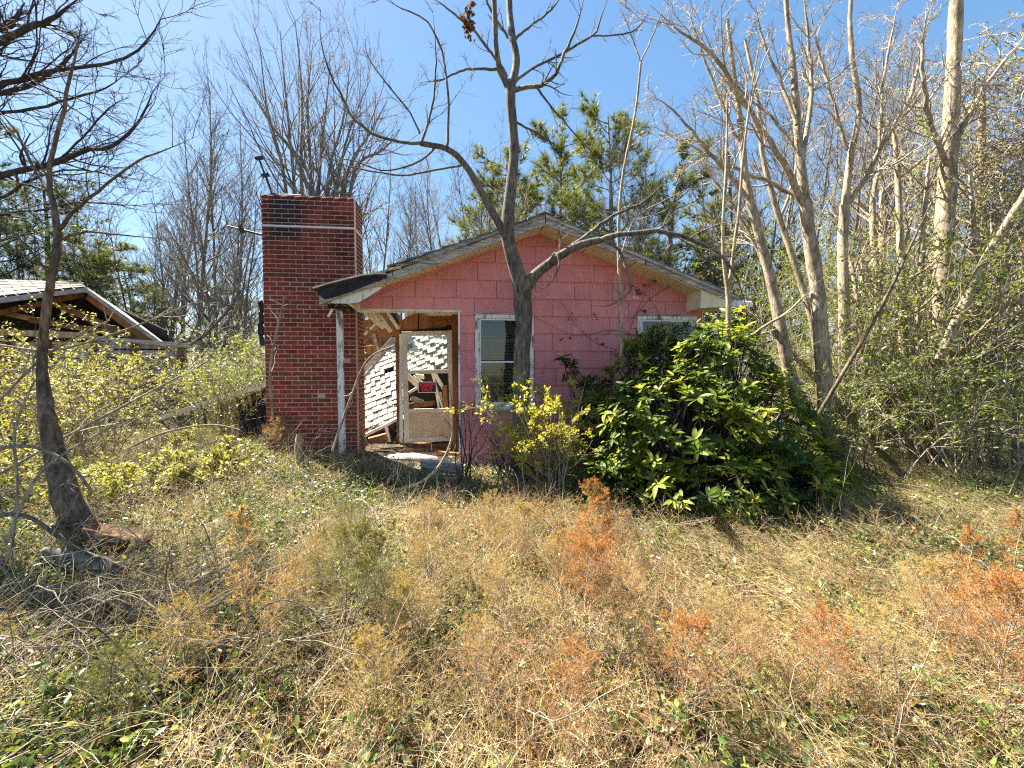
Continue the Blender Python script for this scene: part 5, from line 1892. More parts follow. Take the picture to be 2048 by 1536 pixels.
p = gp(1095, 985)
shrub('yellow_shrub', 'airy shrub with small yellow green leaves beside the forked tree', (p[0] - .0, 4.65), (.7, 1.5), 20, 6500, (.028, .052), 'forsythia', 'cane', 81, spread=.34, n1=7, n2=4)
shrub('yellow_shrub', 'low twiggy shrub at the foot of the pink wall below the window', (-.05, 5.2), (.5, .75), 9, 160, (.02, .03), 'forsythia', 'bark_dark', 82, spread=.4)
shrub('twiggy_shrub', 'leafless dark twiggy shrub beside the right edge of the porch', (-.62, 5.3), (.3, 1.3), 9, 0, (.02, .03), 'honey', 'bark_dark', 83, spread=.3, n1=4, n2=2)
# honeysuckle and brambles at the left
rng = np.random.default_rng(90)
hs = [(-5.0, 6.2, .42, 'pale honeysuckle tangle left of the fallen laths'), (-6.0, 5.6, 1.6, 'honeysuckle thicket in front of the shed wall'), (-7.3, 5.8, 1.9, 'honeysuckle thicket at the left end of the shed'), (-5.1, 7.2, 1.9, 'tall honeysuckle mound right of the shed gable'), (-6.2, 7.6, 2.2, 'tall honeysuckle climbing over the shed beam'),
      (-4.6, 8.6, 2.3, 'leafy yellow green shrub behind the shed corner'), (-7.8, 7.0, 2.1, 'honeysuckle mass below the pale shed roof'), (-3.9, 9.6, 2.2, 'leafy shrub just left of the chimney'), (-8.6, 9.0, 2.0, 'honeysuckle at the far left edge'), (-4.3, 4.3, .6, 'low honeysuckle patch behind the swept tree'), (-3.7, 5.0, .4, 'low leafy bramble patch before the fallen board'), (-5.9, 4.3, 1.1, 'bramble patch left of the swept tree')]
for i, (x, y, h, lab) in enumerate(hs):
    shrub('honeysuckle_shrub', lab, (x, y), (1.0, h), 28, 4600, (.028, .055), 'honey' if i not in (3, 5) else 'privet', 'cane' if i % 2 else 'bark_grey', 91 + i, group='honeysuckle thickets', spread=.6 if h < 1.3 else .36, up=-.02, n1=7, n2=4)
# privet at the right
pv = [(8.2, 7.6, 5.6, 5200, 'privet climbing high at the right edge behind the others'), (5.0, 5.6, 1.6, 1700, 'low bright privet under the tan trunks'), (6.0, 5.2, 2.0, 2600, 'green privet thicket at the right edge'), (6.4, 5.9, 3.4, 3600, 'tall privet filling the right edge'), (5.5, 6.6, 2.6, 2200, 'privet among the thicket stems'), (7.0, 6.6, 4.6, 5200, 'tall leafy privet in front of the vine covered tree'), (4.9, 7.2, 3.2, 2200, 'privet with scattered leaves between the tan trunks'), (7.6, 5.6, 3.2, 3600, 'privet reaching the frame edge at the right'), (5.9, 7.8, 4.6, 4200, 'tall thin privet behind the stems')]
for i, (x, y, h, n, lab) in enumerate(pv):
    shrub('privet_shrub', lab, (x, y), (1.1, h), 20, int(n * 1.5), (.035, .062), 'privet', 'bark_tan', 111 + i, group='privet shrubs at the right', tmp=L_DIAMOND, spread=.33, n1=9, n2=4, up=.02)

# dome of dry vines over a tree at the right
def vine_mass(cx, cy, Y, rx, rz, n, leafn, label, seed):
    rng = np.random.default_rng(seed)
    c = at(cx, cy, Y)
    root = empty('vine_mass', (c[0], c[1], 0))
    tag(root, label, 'vine')
    v = norm(rng.normal(0, 1, (n, 3)))
    b = v * np.array([rx, rx * .8, rz]) * rng.uniform(.5, 1, (n, 1)) + np.array([0, 0, c[2]])
    d = norm(rng.normal(0, 1, (n, 3)) + np.array([0, 0, -.3]))
    P, R = extend(rng, b, d, rng.uniform(.4, 1.2, n), np.full(n, .009), 7, .35, -.05, .4)
    g = grow(rng, P, R, [dict(n=4, t=(.1, 1), ang=(.9, .3), lr=(.3, .6), rr=.6, rmin=.005, seg=4, wob=.3, up=-.03, tip=.5, k=3)])
    link('vines', tubes_mesh('vines', [(P, R, 4)] + g, M['cane'], 3), root)
    st = np.stack([np.array([[0, 0, 0], [0.1, 0, c[2] * .5], [0, 0, c[2] + rz * .5]])] * 1)
    link('trunk', tubes_mesh('trunk', [(st, np.array([[.12, .1, .04]]), 7)], M['bark_tan']), root)
    pos, dr = pts_on(rng, g[0][0], leafn, .1)
    o = scatter('foliage', *L_DIAMOND, pos, orient(rng, leafn, .5), rng.uniform(.03, .06, leafn), M['honey'], np.clip(rng.normal(.55, .25, leafn), 0, 1), root)
    o['kind'] = 'stuff'


vine_mass(1960, 300, 7.0, 1.15, 1.9, 420, 6000, 'dome of dry vines smothering a tree in the upper right', 131)
vine_mass(2080, 420, 6.4, .9, 1.6, 260, 4000, 'hanging dry vines at the right edge', 132)

# ------------------------------------------------------------------ cedar seedlings and weeds in the yard
def seedling_mesh(seed, h, w, dens=1.0):
    rng = np.random.default_rng(seed)
    P, R = extend(rng, np.zeros((1, 3)), np.array([[0, 0, 1.]]), np.array([h]), np.array([.007]), 10, .05, .05, .25)
    nb = int(60 * dens)
    b = spawn(rng, P, R, nb, .06, .98, (.85, .18), (w, w * 1.5), np.array([h]), .5, .002)
    t = b[0][:, 2] / h
    B = extend(rng, b[0], b[1], b[2] * np.clip(1.15 - .75 * t, .2, 1), b[3], 6, .12, .08, .4)
    g = grow(rng, B[0], B[1], [dict(n=9, t=(.15, 1), ang=(.6, .2), lr=(.25, .45), rr=.6, rmin=.0012, seg=4, wob=.14, up=.06, tip=.5, k=3),
                               dict(n=4, t=(.2, 1), ang=(.6, .2), lr=(.3, .55), rr=.6, rmin=.001, seg=3, wob=.14, up=.05, tip=.5, k=3)])
    m1 = tubes_mesh('stem', [(P, R, 5), (B[0], B[1], 3), g[0]], M['bark_tan'], 3)
    n = int(18000 * dens)
    na = int(n * .7)
    p1, d1 = pts_on(rng, g[1][0], na, .1)
    p2, d2 = pts_on(rng, g[0][0], n - na, .2)
    pos, dr = np.concatenate([p1, p2]), np.concatenate([d1, d2])
    al = norm(dr + rng.normal(0, .38, dr.shape))
    nr = norm(np.cross(al, rng.normal(0, 1, al.shape)))
    Mx = np.stack([al, np.cross(nr, al), nr], 1)
    sc = np.stack([rng.uniform(.012, .028, n), np.full(n, .02), np.full(n, 1.)], 1)
    TV = np.array(L_NEEDLE[0], float)
    V = np.einsum('nki,nij->nkj', TV[None] * sc[:, None, :], Mx) + pos[:, None]
    tint = np.clip(rng.normal(.5, .25, n), 0, 1)
    m2 = np_mesh('sprays', V.reshape(-1, 3), [np.arange(n * 3).reshape(n, 3)], M['cedar_brown'], tint=np.repeat(tint, 3))
    return m1, m2


sm = [seedling_mesh(601, 1.0, .36), seedling_mesh(602, 1.0, .52), seedling_mesh(603, 1.0, .32), seedling_mesh(604, 1.0, .62, .9), seedling_mesh(605, 1.0, .3, .35)]
seeds = [  # px, py of the foot, height, kind, colour, label
    (1200, 1190, .80, 0, 'cedar_orange', 'tall orange brown cedar seedling standing before the shrub'),
    (1170, 1290, .62, 1, 'cedar_orange', 'bushy rust orange cedar seedling in the middle of the yard'),
    (1260, 1330, .50, 3, 'cedar_brown', 'low brown seedling right of the rust orange one'),
    (1050, 1130, .50, 1, 'cedar_tan', 'golden tan seedling in front of the forked tree'),
    (990, 1080, .42, 3, 'cedar_tan', 'golden tan low seedling left of the forked tree foot'),
    (560, 945, .62, 1, 'cedar_brown', 'brown feathery seedling before the left corner of the chimney'),
    (410, 950, .45, 3, 'cedar_green', 'low yellow green seedling left of the chimney foot'),
    (690, 1290, .66, 1, 'cedar_green', 'olive green feathery seedling in the left middle of the yard'),
    (750, 1250, .55, 0, 'cedar_green', 'olive seedling just right of the larger olive one'),
    (520, 1390, .85, 4, 'cedar_brown', 'thin brown seedling with a straight stem left of the olive ones'),
    (600, 1300, .45, 3, 'cedar_brown', 'low brown seedling between the thin brown and the olive ones'),
    (830, 1330, .50, 1, 'cedar_tan', 'tan seedling in the centre foreground'),
    (860, 1190, .42, 3, 'cedar_tan', 'low tan seedling behind the centre foreground one'),
    (1000, 1250, .38, 3, 'cedar_brown', 'low brown seedling left of the rust orange one'),
    (950, 1430, .40, 3, 'cedar_brown', 'brown weed at the bottom centre'),
    (760, 1470, .42, 1, 'cedar_tan', 'tan weed at the bottom left of centre'),
    (1130, 1480, .40, 3, 'cedar_orange', 'orange weed at the bottom right of centre'),
    (1360, 1460, .50, 1, 'cedar_orange', 'orange brown seedling in the right foreground'),
    (1480, 1400, .42, 3, 'cedar_brown', 'low brown seedling in the right foreground'),
    (1620, 1460, .50, 3, 'cedar_orange', 'low orange seedling at the lower right'),
    (1900, 1330, .72, 4, 'cedar_orange', 'tall orange cedar seedling at the right with upright tips'),
    (1990, 1290, .75, 4, 'cedar_orange', 'tall red tipped cedar seedling at the right edge'),
    (1840, 1300, .50, 1, 'cedar_tan', 'golden seedling left of the tall orange ones'),
    (1990, 1470, .70, 1, 'cedar_orange', 'bushy orange seedling in the lower right corner'),
    (1760, 1420, .45, 3, 'cedar_tan', 'low tan seedling left of the corner one'),
    (370, 1360, .40, 3, 'cedar_tan', 'tan weed among the sticks at the left'),
    (240, 1450, .35, 3, 'cedar_green', 'greenish weed at the lower left'),
    (860, 1080, .35, 3, 'cedar_brown', 'low brown weed before the porch'),
    (700, 1100, .40, 3, 'cedar_green', 'low olive weed before the downspout'),
    (1420, 1280, .30, 3, 'cedar_tan', 'low tan weed before the shrub'),
    (640, 1180, .35, 3, 'cedar_tan', 'small tan weed behind the olive seedling'),
    (500, 1130, .35, 2, 'cedar_green', 'small green weed between chimney and swept tree'),
    (1120, 1180, .50, 0, 'cedar_brown', 'brown seedling close left of the tall orange one')]
rng = np.random.default_rng(61)
for px, py, h, k, cm, lab in seeds:
    p = gnd(px, py)
    r = empty('cedar_seedling', (p[0], p[1], float(G(p[0], p[1])) - .01), rng.uniform(0, 6.28))
    s = h
    r.scale = (s, s, s)
    link('stem', sm[k][0], r)
    o = link('sprays', sm[k][1], r)
    o.material_slots[0].link = 'OBJECT'
    o.material_slots[0].material = M[cm]
    tag(r, lab, 'seedling', 'cedar seedlings and weeds')

# ------------------------------------------------------------------ ground cover (uncountable)
rng = np.random.default_rng(700)


def ground_pts(n, ymin=.9, ymax=11, dens=None):
    out = []
    tot = 0
    while tot < n:
        m = n * 3
        y = np.sqrt(rng.uniform(ymin ** 2, ymax ** 2, m))
        x = rng.uniform(-1.4, 1.4, m) * (y + .4)
        hx = (x - HO[0]) * HU[0] + (y - HO[1]) * HU[1]
        hy = (x - HO[0]) * HW[0] + (y - HO[1]) * HW[1]
        ok = ~((hy > -.02) & (hx > uP1) & (hx < uR + .1)) & ~((hy > .05) & (hx > uc0) & (hx < uP1 + .1))
        if dens is not None: ok &= rng.uniform(0, 1, m) < dens(x, y)
        q = np.stack([x, y], -1)[ok]
        out.append(q)
        tot += len(q)
    return np.concatenate(out)[:n]


def patch(x, y, s=1.0, ph=0.0):
    return .5 + .25 * np.sin(x * 1.9 * s + 1.3 + ph) * np.cos(y * 2.3 * s + ph) + .25 * np.sin(x * 4.3 * s - y * 3.1 * s + ph * 2)


def clump(x, y, ph):
    """uneven clumps about 0.3 to 0.8 m across"""
    v = np.sin(x * 5.1 + 1.7 * np.sin(y * 2.3 + ph) + ph) * np.cos(y * 4.4 + 1.4 * np.sin(x * 2.9 - ph)) + .6 * np.sin(x * 9.7 - y * 7.3 + ph * 3) * np.cos(y * 10.9 + x * 3.1) + .5 * np.sin(x * 1.7 + ph) * np.cos(y * 1.9 - ph)
    return .5 + v / 2.6


def green_d(x, y):
    d = np.clip(patch(x, y, .8) * 1.5 - .45, .06, 1)
    left = np.maximum(sstep(-.3, -1.6, x), .55 * sstep(.9, 1.8, x))
    shade = np.exp(-((x - 2.3) / 1.6) ** 2 - ((y - 4.1) / .6) ** 2)
    return np.clip(d * (.35 + .65 * left) + .7 * shade, 0, 1)


def cover(name, label, tmpl, n, mat, size, hgt, up, dens=None, tmean=.5, tsd=.25, ymax=11, aspect=1.0):
    q = ground_pts(n, dens=dens, ymax=ymax)
    z = G(q[:, 0], q[:, 1])
    pos = np.stack([q[:, 0], q[:, 1], z + rng.uniform(*hgt, n)], -1)
    s = rng.uniform(*size, n)
    sc = np.stack([s, s * aspect, s], -1)
    o = scatter(name, *tmpl, pos, orient(rng, n, up), sc, M[mat], np.clip(rng.normal(tmean, tsd, n), 0, 1))
    tag(o, label, name.split('_')[-1], kind='stuff')


cover('leaf_litter', 'dead brown leaves covering the ground', L_DRY, 28000, 'litter', (.025, .06), (.003, .03), 2.2)
cover('leaf_litter', 'fine dead leaf scraps between the weeds', L_DIAMOND, 30000, 'litter', (.015, .04), (.0, .03), 1.2, tmean=.45)
cover('ground_ivy', 'small green ground cover leaves', L_OVAL, 60000, 'vinca', (.022, .045), (.02, .12), 1.3, green_d)
cover('ground_ivy', 'taller green leaves pushing up through the weeds', L_OVAL, 40000, 'vinca', (.022, .046), (.03, .16), .9, lambda x, y: np.clip(1.25 - clump(x, y, 2.0) * 2.2 + .3 * sstep(-.2, -1.2, x), .04, 1), .62, .25, 7)
cover('ground_ivy', 'low green leaves spread thinly through the dry grass', L_DIAMOND, 34000, 'vinca', (.016, .034), (.01, .08), 1.0, tmean=.6)


def blades(name, label, n, mat, L, wd, lean, curve, dens=None, dirf=None, seg=4, ymax=9, tmean=.5, z0=0.0):
    q = ground_pts(n, dens=dens, ymax=ymax)
    z = G(q[:, 0], q[:, 1]) + z0
    th = rng.uniform(0, 6.28, n)
    d = np.stack([np.cos(th), np.sin(th), np.zeros(n)], -1)
    if dirf is not None:
        d = norm(d + dirf(q[:, 0], q[:, 1]))
    ln = rng.uniform(*L, n)
    el = np.clip(rng.normal(*lean, n), .05, 1.5)
    cv = rng.normal(*curve, n)
    P = np.zeros((n, seg + 1, 3))
    P[:, 0] = np.stack([q[:, 0], q[:, 1], z], -1)
    side = np.stack([-d[:, 1], d[:, 0], np.zeros(n)], -1)
    tw = rng.normal(0, .25, n)
    for i in range(seg):
        dd = d * np.cos(el)[:, None] + np.array([0, 0, 1.]) * np.sin(el)[:, None] + side * (tw * i / seg)[:, None]
        P[:, i + 1] = P[:, i] + dd * (ln / seg)[:, None]
        el = el - cv / seg
        P[:, i + 1, 2] = np.maximum(P[:, i + 1, 2], G(P[:, i + 1, 0], P[:, i + 1, 1]) + .004 + z0 * .5)
    wv = np.linspace(1, .15, seg + 1)[None, :, None] * rng.uniform(.6, 1.2, (n, 1, 1)) * wd
    sd = norm(side + rng.normal(0, .5, side.shape))
    A, Bv = P + sd[:, None] * wv, P - sd[:, None] * wv
    V = np.stack([A, Bv], 2).reshape(n, -1, 3)
    k = 2 * (seg + 1)
    base = (np.arange(n) * k)[:, None, None]
    F = np.array([[2 * i, 2 * i + 1, 2 * i + 3, 2 * i + 2] for i in range(seg)])[None] + base
    t = np.clip(rng.normal(tmean, .25, n), 0, 1)
    o = link(name, np_mesh(name, V.reshape(-1, 3), [F.reshape(-1, 4)], M[mat], tint=np.repeat(t, k)))
    tag(o, label, 'grass', kind='stuff')


def straw_d(x, y):
    return np.clip(clump(x, y, 2.0) * 2.2 - .55 + .35 * sstep(.5, 2, x) * sstep(4.6, 3.6, y), .05, 1)


comb = lambda x, y: np.stack([-1.2 * sstep(0, 1.5, x), .5 * sstep(0, 1.5, x), 0 * x], -1)
blades('dry_grass', 'matted dry straw coloured grass over the yard', 80000, 'straw', (.12, .50), .0021, (.6, .35), (1.1, .5), straw_d, comb, 4, 8)
blades('dry_grass', 'short dead stalks in the yard', 20000, 'straw', (.05, .16), .0016, (1.0, .3), (.6, .4), lambda x, y: np.clip(clump(x, y, 5.0) * 2 - .5, .05, 1), None, 3, 10, tmean=.5)
blades('green_grass', 'thin green grass blades among the straw', 30000, 'grass', (.08, .26), .0017, (.9, .3), (1.0, .4), lambda x, y: np.clip(patch(x, y, .9, 4.0) * 1.6 - .6, 0, 1), None, 4, 8)
# fine feathery weeds, uncountable
def weed_tufts(name, label, n, mat, dens, hgt, ymax=7):
    q = ground_pts(n, dens=dens, ymax=ymax)
    b = np.stack([q[:, 0], q[:, 1], G(q[:, 0], q[:, 1])], -1)
    d = norm(np.stack([rng.normal(0, .35, n), rng.normal(0, .35, n), np.ones(n)], -1))
    L = rng.uniform(*hgt, n)
    P, R = extend(rng, b, d, L, np.full(n, .0018), 6, .12, .0, .5)
    g = grow(rng, P, R, [dict(n=7, t=(.15, 1), ang=(.75, .2), lr=(.3, .55), rr=.6, rmin=.0009, seg=4, wob=.15, up=.05, tip=.5, k=3)], L)
    o = link(name, tubes_mesh(name, [(P, R, 3)] + g, M['bark_tan'], 3))
    tag(o, label, 'weeds', kind='stuff')
    m = n * 60
    pos, dr = pts_on(rng, g[0][0], m, .1)
    al = norm(dr + rng.normal(0, .5, dr.shape))
    nr = norm(np.cross(al, rng.normal(0, 1, al.shape)))
    Mx = np.stack([al, np.cross(nr, al), nr], 1)
    sc = np.stack([rng.uniform(.010, .024, m), np.full(m, .019), np.full(m, 1.)], 1)
    V = np.einsum('nki,nij->nkj', np.array(L_NEEDLE[0], float)[None] * sc[:, None, :], Mx) + pos[:, None]
    o = link(name, np_mesh(name, V.reshape(-1, 3), [np.arange(m * 3).reshape(m, 3)], M[mat], tint=np.repeat(np.clip(rng.normal(.5, .28, m), 0, 1), 3)))
    tag(o, label + ', feathery sprays', 'weeds', kind='stuff')


front = lambda x, y: sstep(4.6, 3.4, y) * (.15 + .85 * sstep(-1.5, -.2, x / np.maximum(y, 1) * 2.2)) * (1 - .55 * sstep(.25, .5, x / np.maximum(y, 1)) * sstep(1.6, 2.2, y))
weed_tufts('feathery_weeds', 'tan feathery weeds carpeting the front of the yard', 1100, 'cedar_tan', lambda x, y: front(x, y) * np.clip(clump(x, y, 1.0) * 2.2 - .7, .03, 1), (.10, .30))
weed_tufts('feathery_weeds', 'brown feathery weeds in patches across the yard', 1000, 'cedar_brown', lambda x, y: front(x, y) * np.clip(clump(x, y, 3.0) * 2.2 - .8, .02, 1), (.10, .34))
weed_tufts('feathery_weeds', 'orange feathery weeds in patches across the yard', 1000, 'cedar_orange', lambda x, y: front(x, y) * np.clip(clump(x, y, 5.2) * 2.4 - .9, .0, 1) * np.clip(.25 + 1.5 * np.exp(-((x / np.maximum(y, 1) - .15) / .18) ** 2) + 1.5 * sstep(.75, .95, x / np.maximum(y, 1)), 0, 1), (.12, .38))


def fine_twigs(name, label, n, L, r, bark, dens, el, ymax=8, wob=.2, z0=(0, .08)):
    q = ground_pts(n, dens=dens, ymax=ymax)
    b = np.stack([q[:, 0], q[:, 1], G(q[:, 0], q[:, 1]) + rng.uniform(*z0, n)], -1)
    th = rng.uniform(0, 6.28, n)
    e = np.clip(rng.normal(*el, n), -.2, 1.5)
    d = np.stack([np.cos(th) * np.cos(e), np.sin(th) * np.cos(e), np.sin(e)], -1)
    P, R = extend(rng, b, d, rng.uniform(*L, n), rng.uniform(*r, n), 6, wob, -.03, .5)
    P[..., 2] = np.maximum(P[..., 2], G(P[..., 0], P[..., 1]) + .005)
    m = n // 3
    g = grow(rng, P[:m], R[:m], [dict(n=3, t=(.2, 1), ang=(.7, .25), lr=(.3, .6), rr=.6, rmin=.001, seg=4, wob=wob, up=.0, tip=.5, k=3)])
    o = link(name, tubes_mesh(name, [(P, R, 4)] + g, M[bark], 3))
    tag(o, label, 'twigs', kind='stuff')


leftd = lambda x, y: np.clip(.12 + .88 * sstep(.2, -1.8, x), 0, 1)
fine_twigs('fallen_twigs', 'pale fallen twigs and dead stems littering the left of the yard', 4200, (.2, .9), (.0013, .0036), 'cane', leftd, (.25, .35))
fine_twigs('dead_stems', 'thin dark dead weed stems', 1500, (.15, .5), (.001, .0025), 'bark_dark', None, (.9, .4))

# ------------------------------------------------------------------ sticks, canes and logs that can be picked out
def cane(spec, label, bark='cane', name='bramble_cane', cat='cane', group='bramble canes', tw=6, seed=1):
    rng = np.random.default_rng(seed)
    P, R = limb(spec, 20)
    b = P[0].copy()
    groups = [(P[None] - b, R[None], 6)]
    if tw:
        g = grow(rng, P[None] - b, R[None], [dict(n=tw, t=(.2, 1), ang=(.7, .25), lr=(.1, .28), rr=.5, rmin=.0018, seg=5, wob=.2, up=.0, tip=.5, k=3)])
        groups += g
    o = link(name, tubes_mesh(name, groups, M[bark], 3))
    o.location = b
    tag(o, label, cat, group)


cane([(600, 1000, 5.2, 16), (602, 950, 5.25, 16), (598, 900, 5.3, 17), (601, 868, 5.3, 15)], 'thick brown stub of a sapling before the chimney, cut off square', 'bark_tan', 'stub', 'stump', None, 0)
cane([(622, 1000, 5.2, 9), (617, 960, 5.2, 8), (614, 910, 5.2, 7)], 'thin grey stub beside the thick brown one', 'bark_grey', 'stub', 'stump', None, 0)
cane([(545, 830, 5.5, 6), (540, 740, 5.5, 5), (556, 650, 5.5, 5), (572, 590, 5.5, 3)], 'pale thin sapling whip standing against the chimney', seed=2)
cane([(665, 900, 4.9, 5), (700, 800, 4.8, 5), (735, 720, 4.7, 4), (790, 690, 4.6, 2)], 'pale whip arching across the downspout', seed=3, tw=2)
cane([(750, 985, 4.6, 6), (830, 970, 4.5, 6), (880, 930, 4.4, 6), (905, 870, 4.3, 5), (890, 838, 4.2, 3)], 'bent pale branch lying before the porch with its tip curling up', seed=4, tw=2)
cane([(700, 1060, 4.0, 7), (705, 1010, 4.0, 7), (725, 1002, 4.0, 7), (755, 1035, 3.9, 6), (790, 1090, 3.7, 4)], 'hooped dead cane in front of the porch', seed=5, tw=2)
cane([(600, 1060, 4.0, 9), (700, 1012, 4.3, 9), (850, 1010, 4.5, 9), (900, 1000, 4.6, 7)], 'grey branch lying flat before the porch', 'bark_grey', 'fallen_branch', 'branch', None, 4, 6)
cane([(270, 1535, 1.75, 9), (330, 1390, 1.95, 9), (380, 1270, 2.2, 8), (450, 1150, 2.6, 6)], 'long grey stick lying toward the camera at lower left', 'bark_grey', 'fallen_branch', 'branch', None, 3, 7)
cane([(170, 1340, 2.1, 10), (260, 1240, 2.4, 9), (380, 1170, 2.6, 8), (480, 1120, 2.8, 5)], 'weathered branch lying from the logs to the middle of the yard', 'cane', 'fallen_branch', 'branch', None, 5, 8)
cane([(300, 1210, 2.5, 11), (350, 1225, 2.5, 10), (410, 1240, 2.5, 8)], 'short pale peeled stick lying right of the swept tree', 'cane', 'fallen_branch', 'branch', None, 0, 9)
rng = np.random.default_rng(140)
lab_c = ['pale bramble cane arching over the logs at the left edge', 'bramble cane sweeping down past the swept trunk', 'long bramble cane reaching from the left edge to the fallen board', 'thin cane hanging in front of the shed', 'cane arching beside the swept tree foot', 'bramble cane crossing the swept trunk low down',
         'long thin cane above the honeysuckle at the left', 'bramble cane curling at the lower left', 'steep cane left of the swept tree', 'low bramble cane under the fallen board', 'pale cane drooping before the shed wall', 'thin bramble cane at the left bottom edge']
cn = [[(0, 895, 2.8, 7), (70, 895, 2.9, 7), (140, 930, 3.0, 6), (185, 985, 3.1, 5)], [(0, 1030, 2.6, 8), (60, 1035, 2.6, 8), (140, 1090, 2.7, 7), (200, 1120, 2.8, 5)], [(-20, 960, 3.6, 6), (120, 880, 3.9, 6), (270, 800, 4.3, 5), (420, 720, 4.8, 3)], [(0, 800, 3.4, 5), (80, 720, 3.5, 5), (160, 670, 3.6, 4), (220, 640, 3.7, 3)],
      [(130, 1010, 2.9, 5), (125, 970, 2.9, 5), (150, 990, 2.9, 4), (155, 1030, 2.9, 3)], [(10, 1090, 2.5, 6), (70, 960, 2.7, 6), (140, 900, 2.9, 5), (230, 850, 3.2, 3)], [(0, 690, 4.0, 5), (110, 700, 4.1, 5), (250, 660, 4.4, 4), (400, 600, 4.8, 2)], [(0, 1330, 1.9, 7), (60, 1290, 2.0, 7), (130, 1310, 2.0, 6), (180, 1390, 2.0, 4)],
      [(20, 1120, 2.9, 6), (35, 980, 2.9, 5), (30, 860, 3.0, 5), (70, 760, 3.1, 3)], [(250, 900, 4.8, 5), (330, 865, 5.0, 5), (420, 850, 5.2, 4), (480, 860, 5.3, 3)], [(380, 690, 5.5, 6), (420, 660, 5.5, 6), (470, 600, 5.5, 5), (482, 545, 5.5, 3)], [(60, 1500, 1.7, 6), (100, 1400, 1.8, 6), (170, 1360, 1.9, 5), (250, 1370, 2.0, 3)]]
for i, (s, l) in enumerate(zip(cn, lab_c)):
    cane(s, l, ('cane', 'bark_grey', 'cane')[i % 3], seed=150 + i, tw=8)
for i in range(110):
    x0, y0 = rng.uniform(-60, 480), rng.uniform(860, 1480)
    Y = 1.55 * F_PX / (y0 - 735) * .985
    b0 = at(x0, y0, Y)
    b0[2] = G(b0[0], b0[1])
    th = rng.uniform(0, 6.28)
    ln, hh = rng.uniform(.4, 1.3), rng.uniform(.08, .55)
    dv = np.array([math.cos(th), math.sin(th) * .6, 0]) * ln
    pts = [b0, b0 + dv * .3 + (0, 0, hh * .8), b0 + dv * .62 + (0, 0, hh), b0 + dv + (0, 0, hh * rng.uniform(.1, .8))]
    r0 = rng.uniform(.0022, .0042)
    P, R = smooth_path(pts, [r0, r0 * .9, r0 * .7, r0 * .3], 16)
    P = P + rng.normal(0, .006, P.shape)
    g = grow(rng, P[None] - b0, R[None], [dict(n=7, t=(.2, 1), ang=(.7, .25), lr=(.12, .4), rr=.5, rmin=.0012, seg=5, wob=.2, up=.0, tip=.5, k=3)])
    o = link('bramble_cane', tubes_mesh('bramble_cane', [(P[None] - b0, R[None], 5)] + g, M[('cane', 'bark_grey', 'bark_tan', 'cane')[i % 4]], 3))
    o.location = b0
    tag(o, 'thin pale cane in the tangle at the lower left', 'cane', 'thin canes of the left tangle')

# rotten logs at the left edge
def log(a, b, r, mat, label, seed):
    rng = np.random.default_rng(seed)
    a, b = np.array(a), np.array(b)
    n, k = 14, 14
    P = np.linspace(a, b, n)[None] + rng.normal(0, r * .06, (1, n, 3))
    V, F = tube_arrays(P, np.full((1, n), r), k, cap=True)
    ax = (b - a) / np.linalg.norm(b - a)
    ang = np.tile(np.arange(k), n)
    prof = rng.uniform(.5, 1.15, k)
    cen = np.repeat(P[0], k, 0)
    V = cen + (V - cen) * (prof[ang] * rng.uniform(.8, 1.12, len(V)))[:, None]
    m = (a + b) / 2
    o = link('rotten_log', np_mesh('rotten_log', V - m, F, M[mat]))
    o.location = m
    tag(o, label, 'log')


log((-3.9, 3.5, .10), (-3.0, 3.2, .08), .11, 'rot_wood', 'split reddish rotten log lying behind the pale one', 401)
log((-3.6, 3.05, .10), (-2.85, 2.85, .06), .075, 'pale_log', 'pale weathered log at the left edge of the yard', 402)
log((-3.7, 3.2, .26), (-3.05, 3.1, .16), .05, 'rot_wood', 'splintered brown log piece on top of the others', 403)
log((-3.3, 2.6, .05), (-2.5, 2.4, .04), .06, 'rot_wood', 'thin broken log in front of the pale one', 404)
log((-1.62, 1.86, .05), (-1.42, 2.05, .10), .035, 'rot_wood', 'small orange brown rotten chunk at lower left', 405)

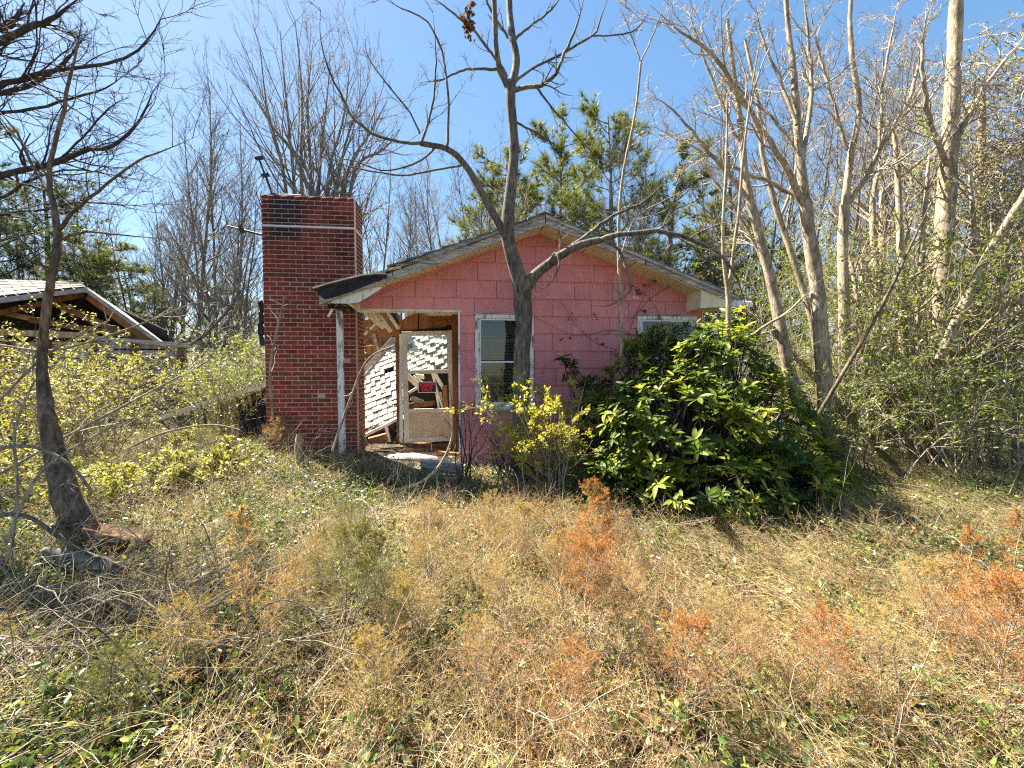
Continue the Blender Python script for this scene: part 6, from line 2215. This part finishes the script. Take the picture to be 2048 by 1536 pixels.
# dry vine with brown leaves on the gable, and a dead leaf clump in the forked tree
def gable_vine():
    rng = np.random.default_rng(191)
    paths = [[(1345, 745), (1300, 690), (1230, 660), (1150, 672), (1080, 640), (1040, 625)], [(1240, 715), (1265, 640), (1300, 560), (1310, 480)], [(1340, 740), (1320, 640), (1290, 590), (1240, 560)], [(1235, 700), (1200, 690), (1160, 660), (1120, 600)], [(1260, 640), (1310, 590), (1370, 560), (1410, 540)]]
    ps = []
    for s in paths:
        p = [h2w(*(lambda a: (a[0], -.05 - rng.uniform(0, .05), a[1]))(hp(x, y, -.05))) for x, y in s]
        ps.append(smooth_path(p, np.linspace(.005, .002, len(s)), 14))
    P, R = np.stack([a for a, _ in ps]), np.stack([b for _, b in ps])
    root = empty('dry_vine', P[0, 0])
    tag(root, 'dry vine with curled brown leaves hanging on the right of the gable', 'vine')
    b = P[0, 0].copy()
    g = grow(rng, P, R, [dict(n=7, t=(.2, 1), ang=(.8, .3), lr=(.08, .2), rr=.6, rmin=.0018, seg=4, wob=.25, up=-.05, tip=.5, k=3)])
    link('stem', tubes_mesh('stem', [(P - b, R, 5)] + [(q[0] - b, q[1], 3) for q in g], M['bark_dark'], 3), root)
    pos, dr = pts_on(rng, g[0][0], 46, .4)
    V, F = L_DRY
    ml = [np_mesh('leaf', np.array(V), F, M['litter'], tint=np.full(len(V), t)) for t in (.25, .4, .55)]
    from mathutils import Matrix
    fr = orient(rng, 46, -.2)
    for i in range(46):
        o = link('leaf', ml[i % 3], root)
        o.matrix_local = Matrix.Translation(Vector((pos[i] - b).tolist())) @ Matrix(fr[i].T.tolist()).to_4x4() @ Matrix.Scale(float(rng.uniform(.05, .085)), 4)


gable_vine()
rng = np.random.default_rng(195)
c = at(938, 48, 4.95)
n = 60
pos = rng.normal(0, 1, (n, 3)) * np.array([.025, .025, .11])
o = scatter('leaf_clump', *L_DRY, pos, orient(rng, n, 0), rng.uniform(.05, .09, n), M['litter'], np.clip(rng.normal(.12, .1, n), 0, 1))
o.location = c
tag(o, 'dark clump of dead leaves caught high in the forked tree', 'leaf clump')
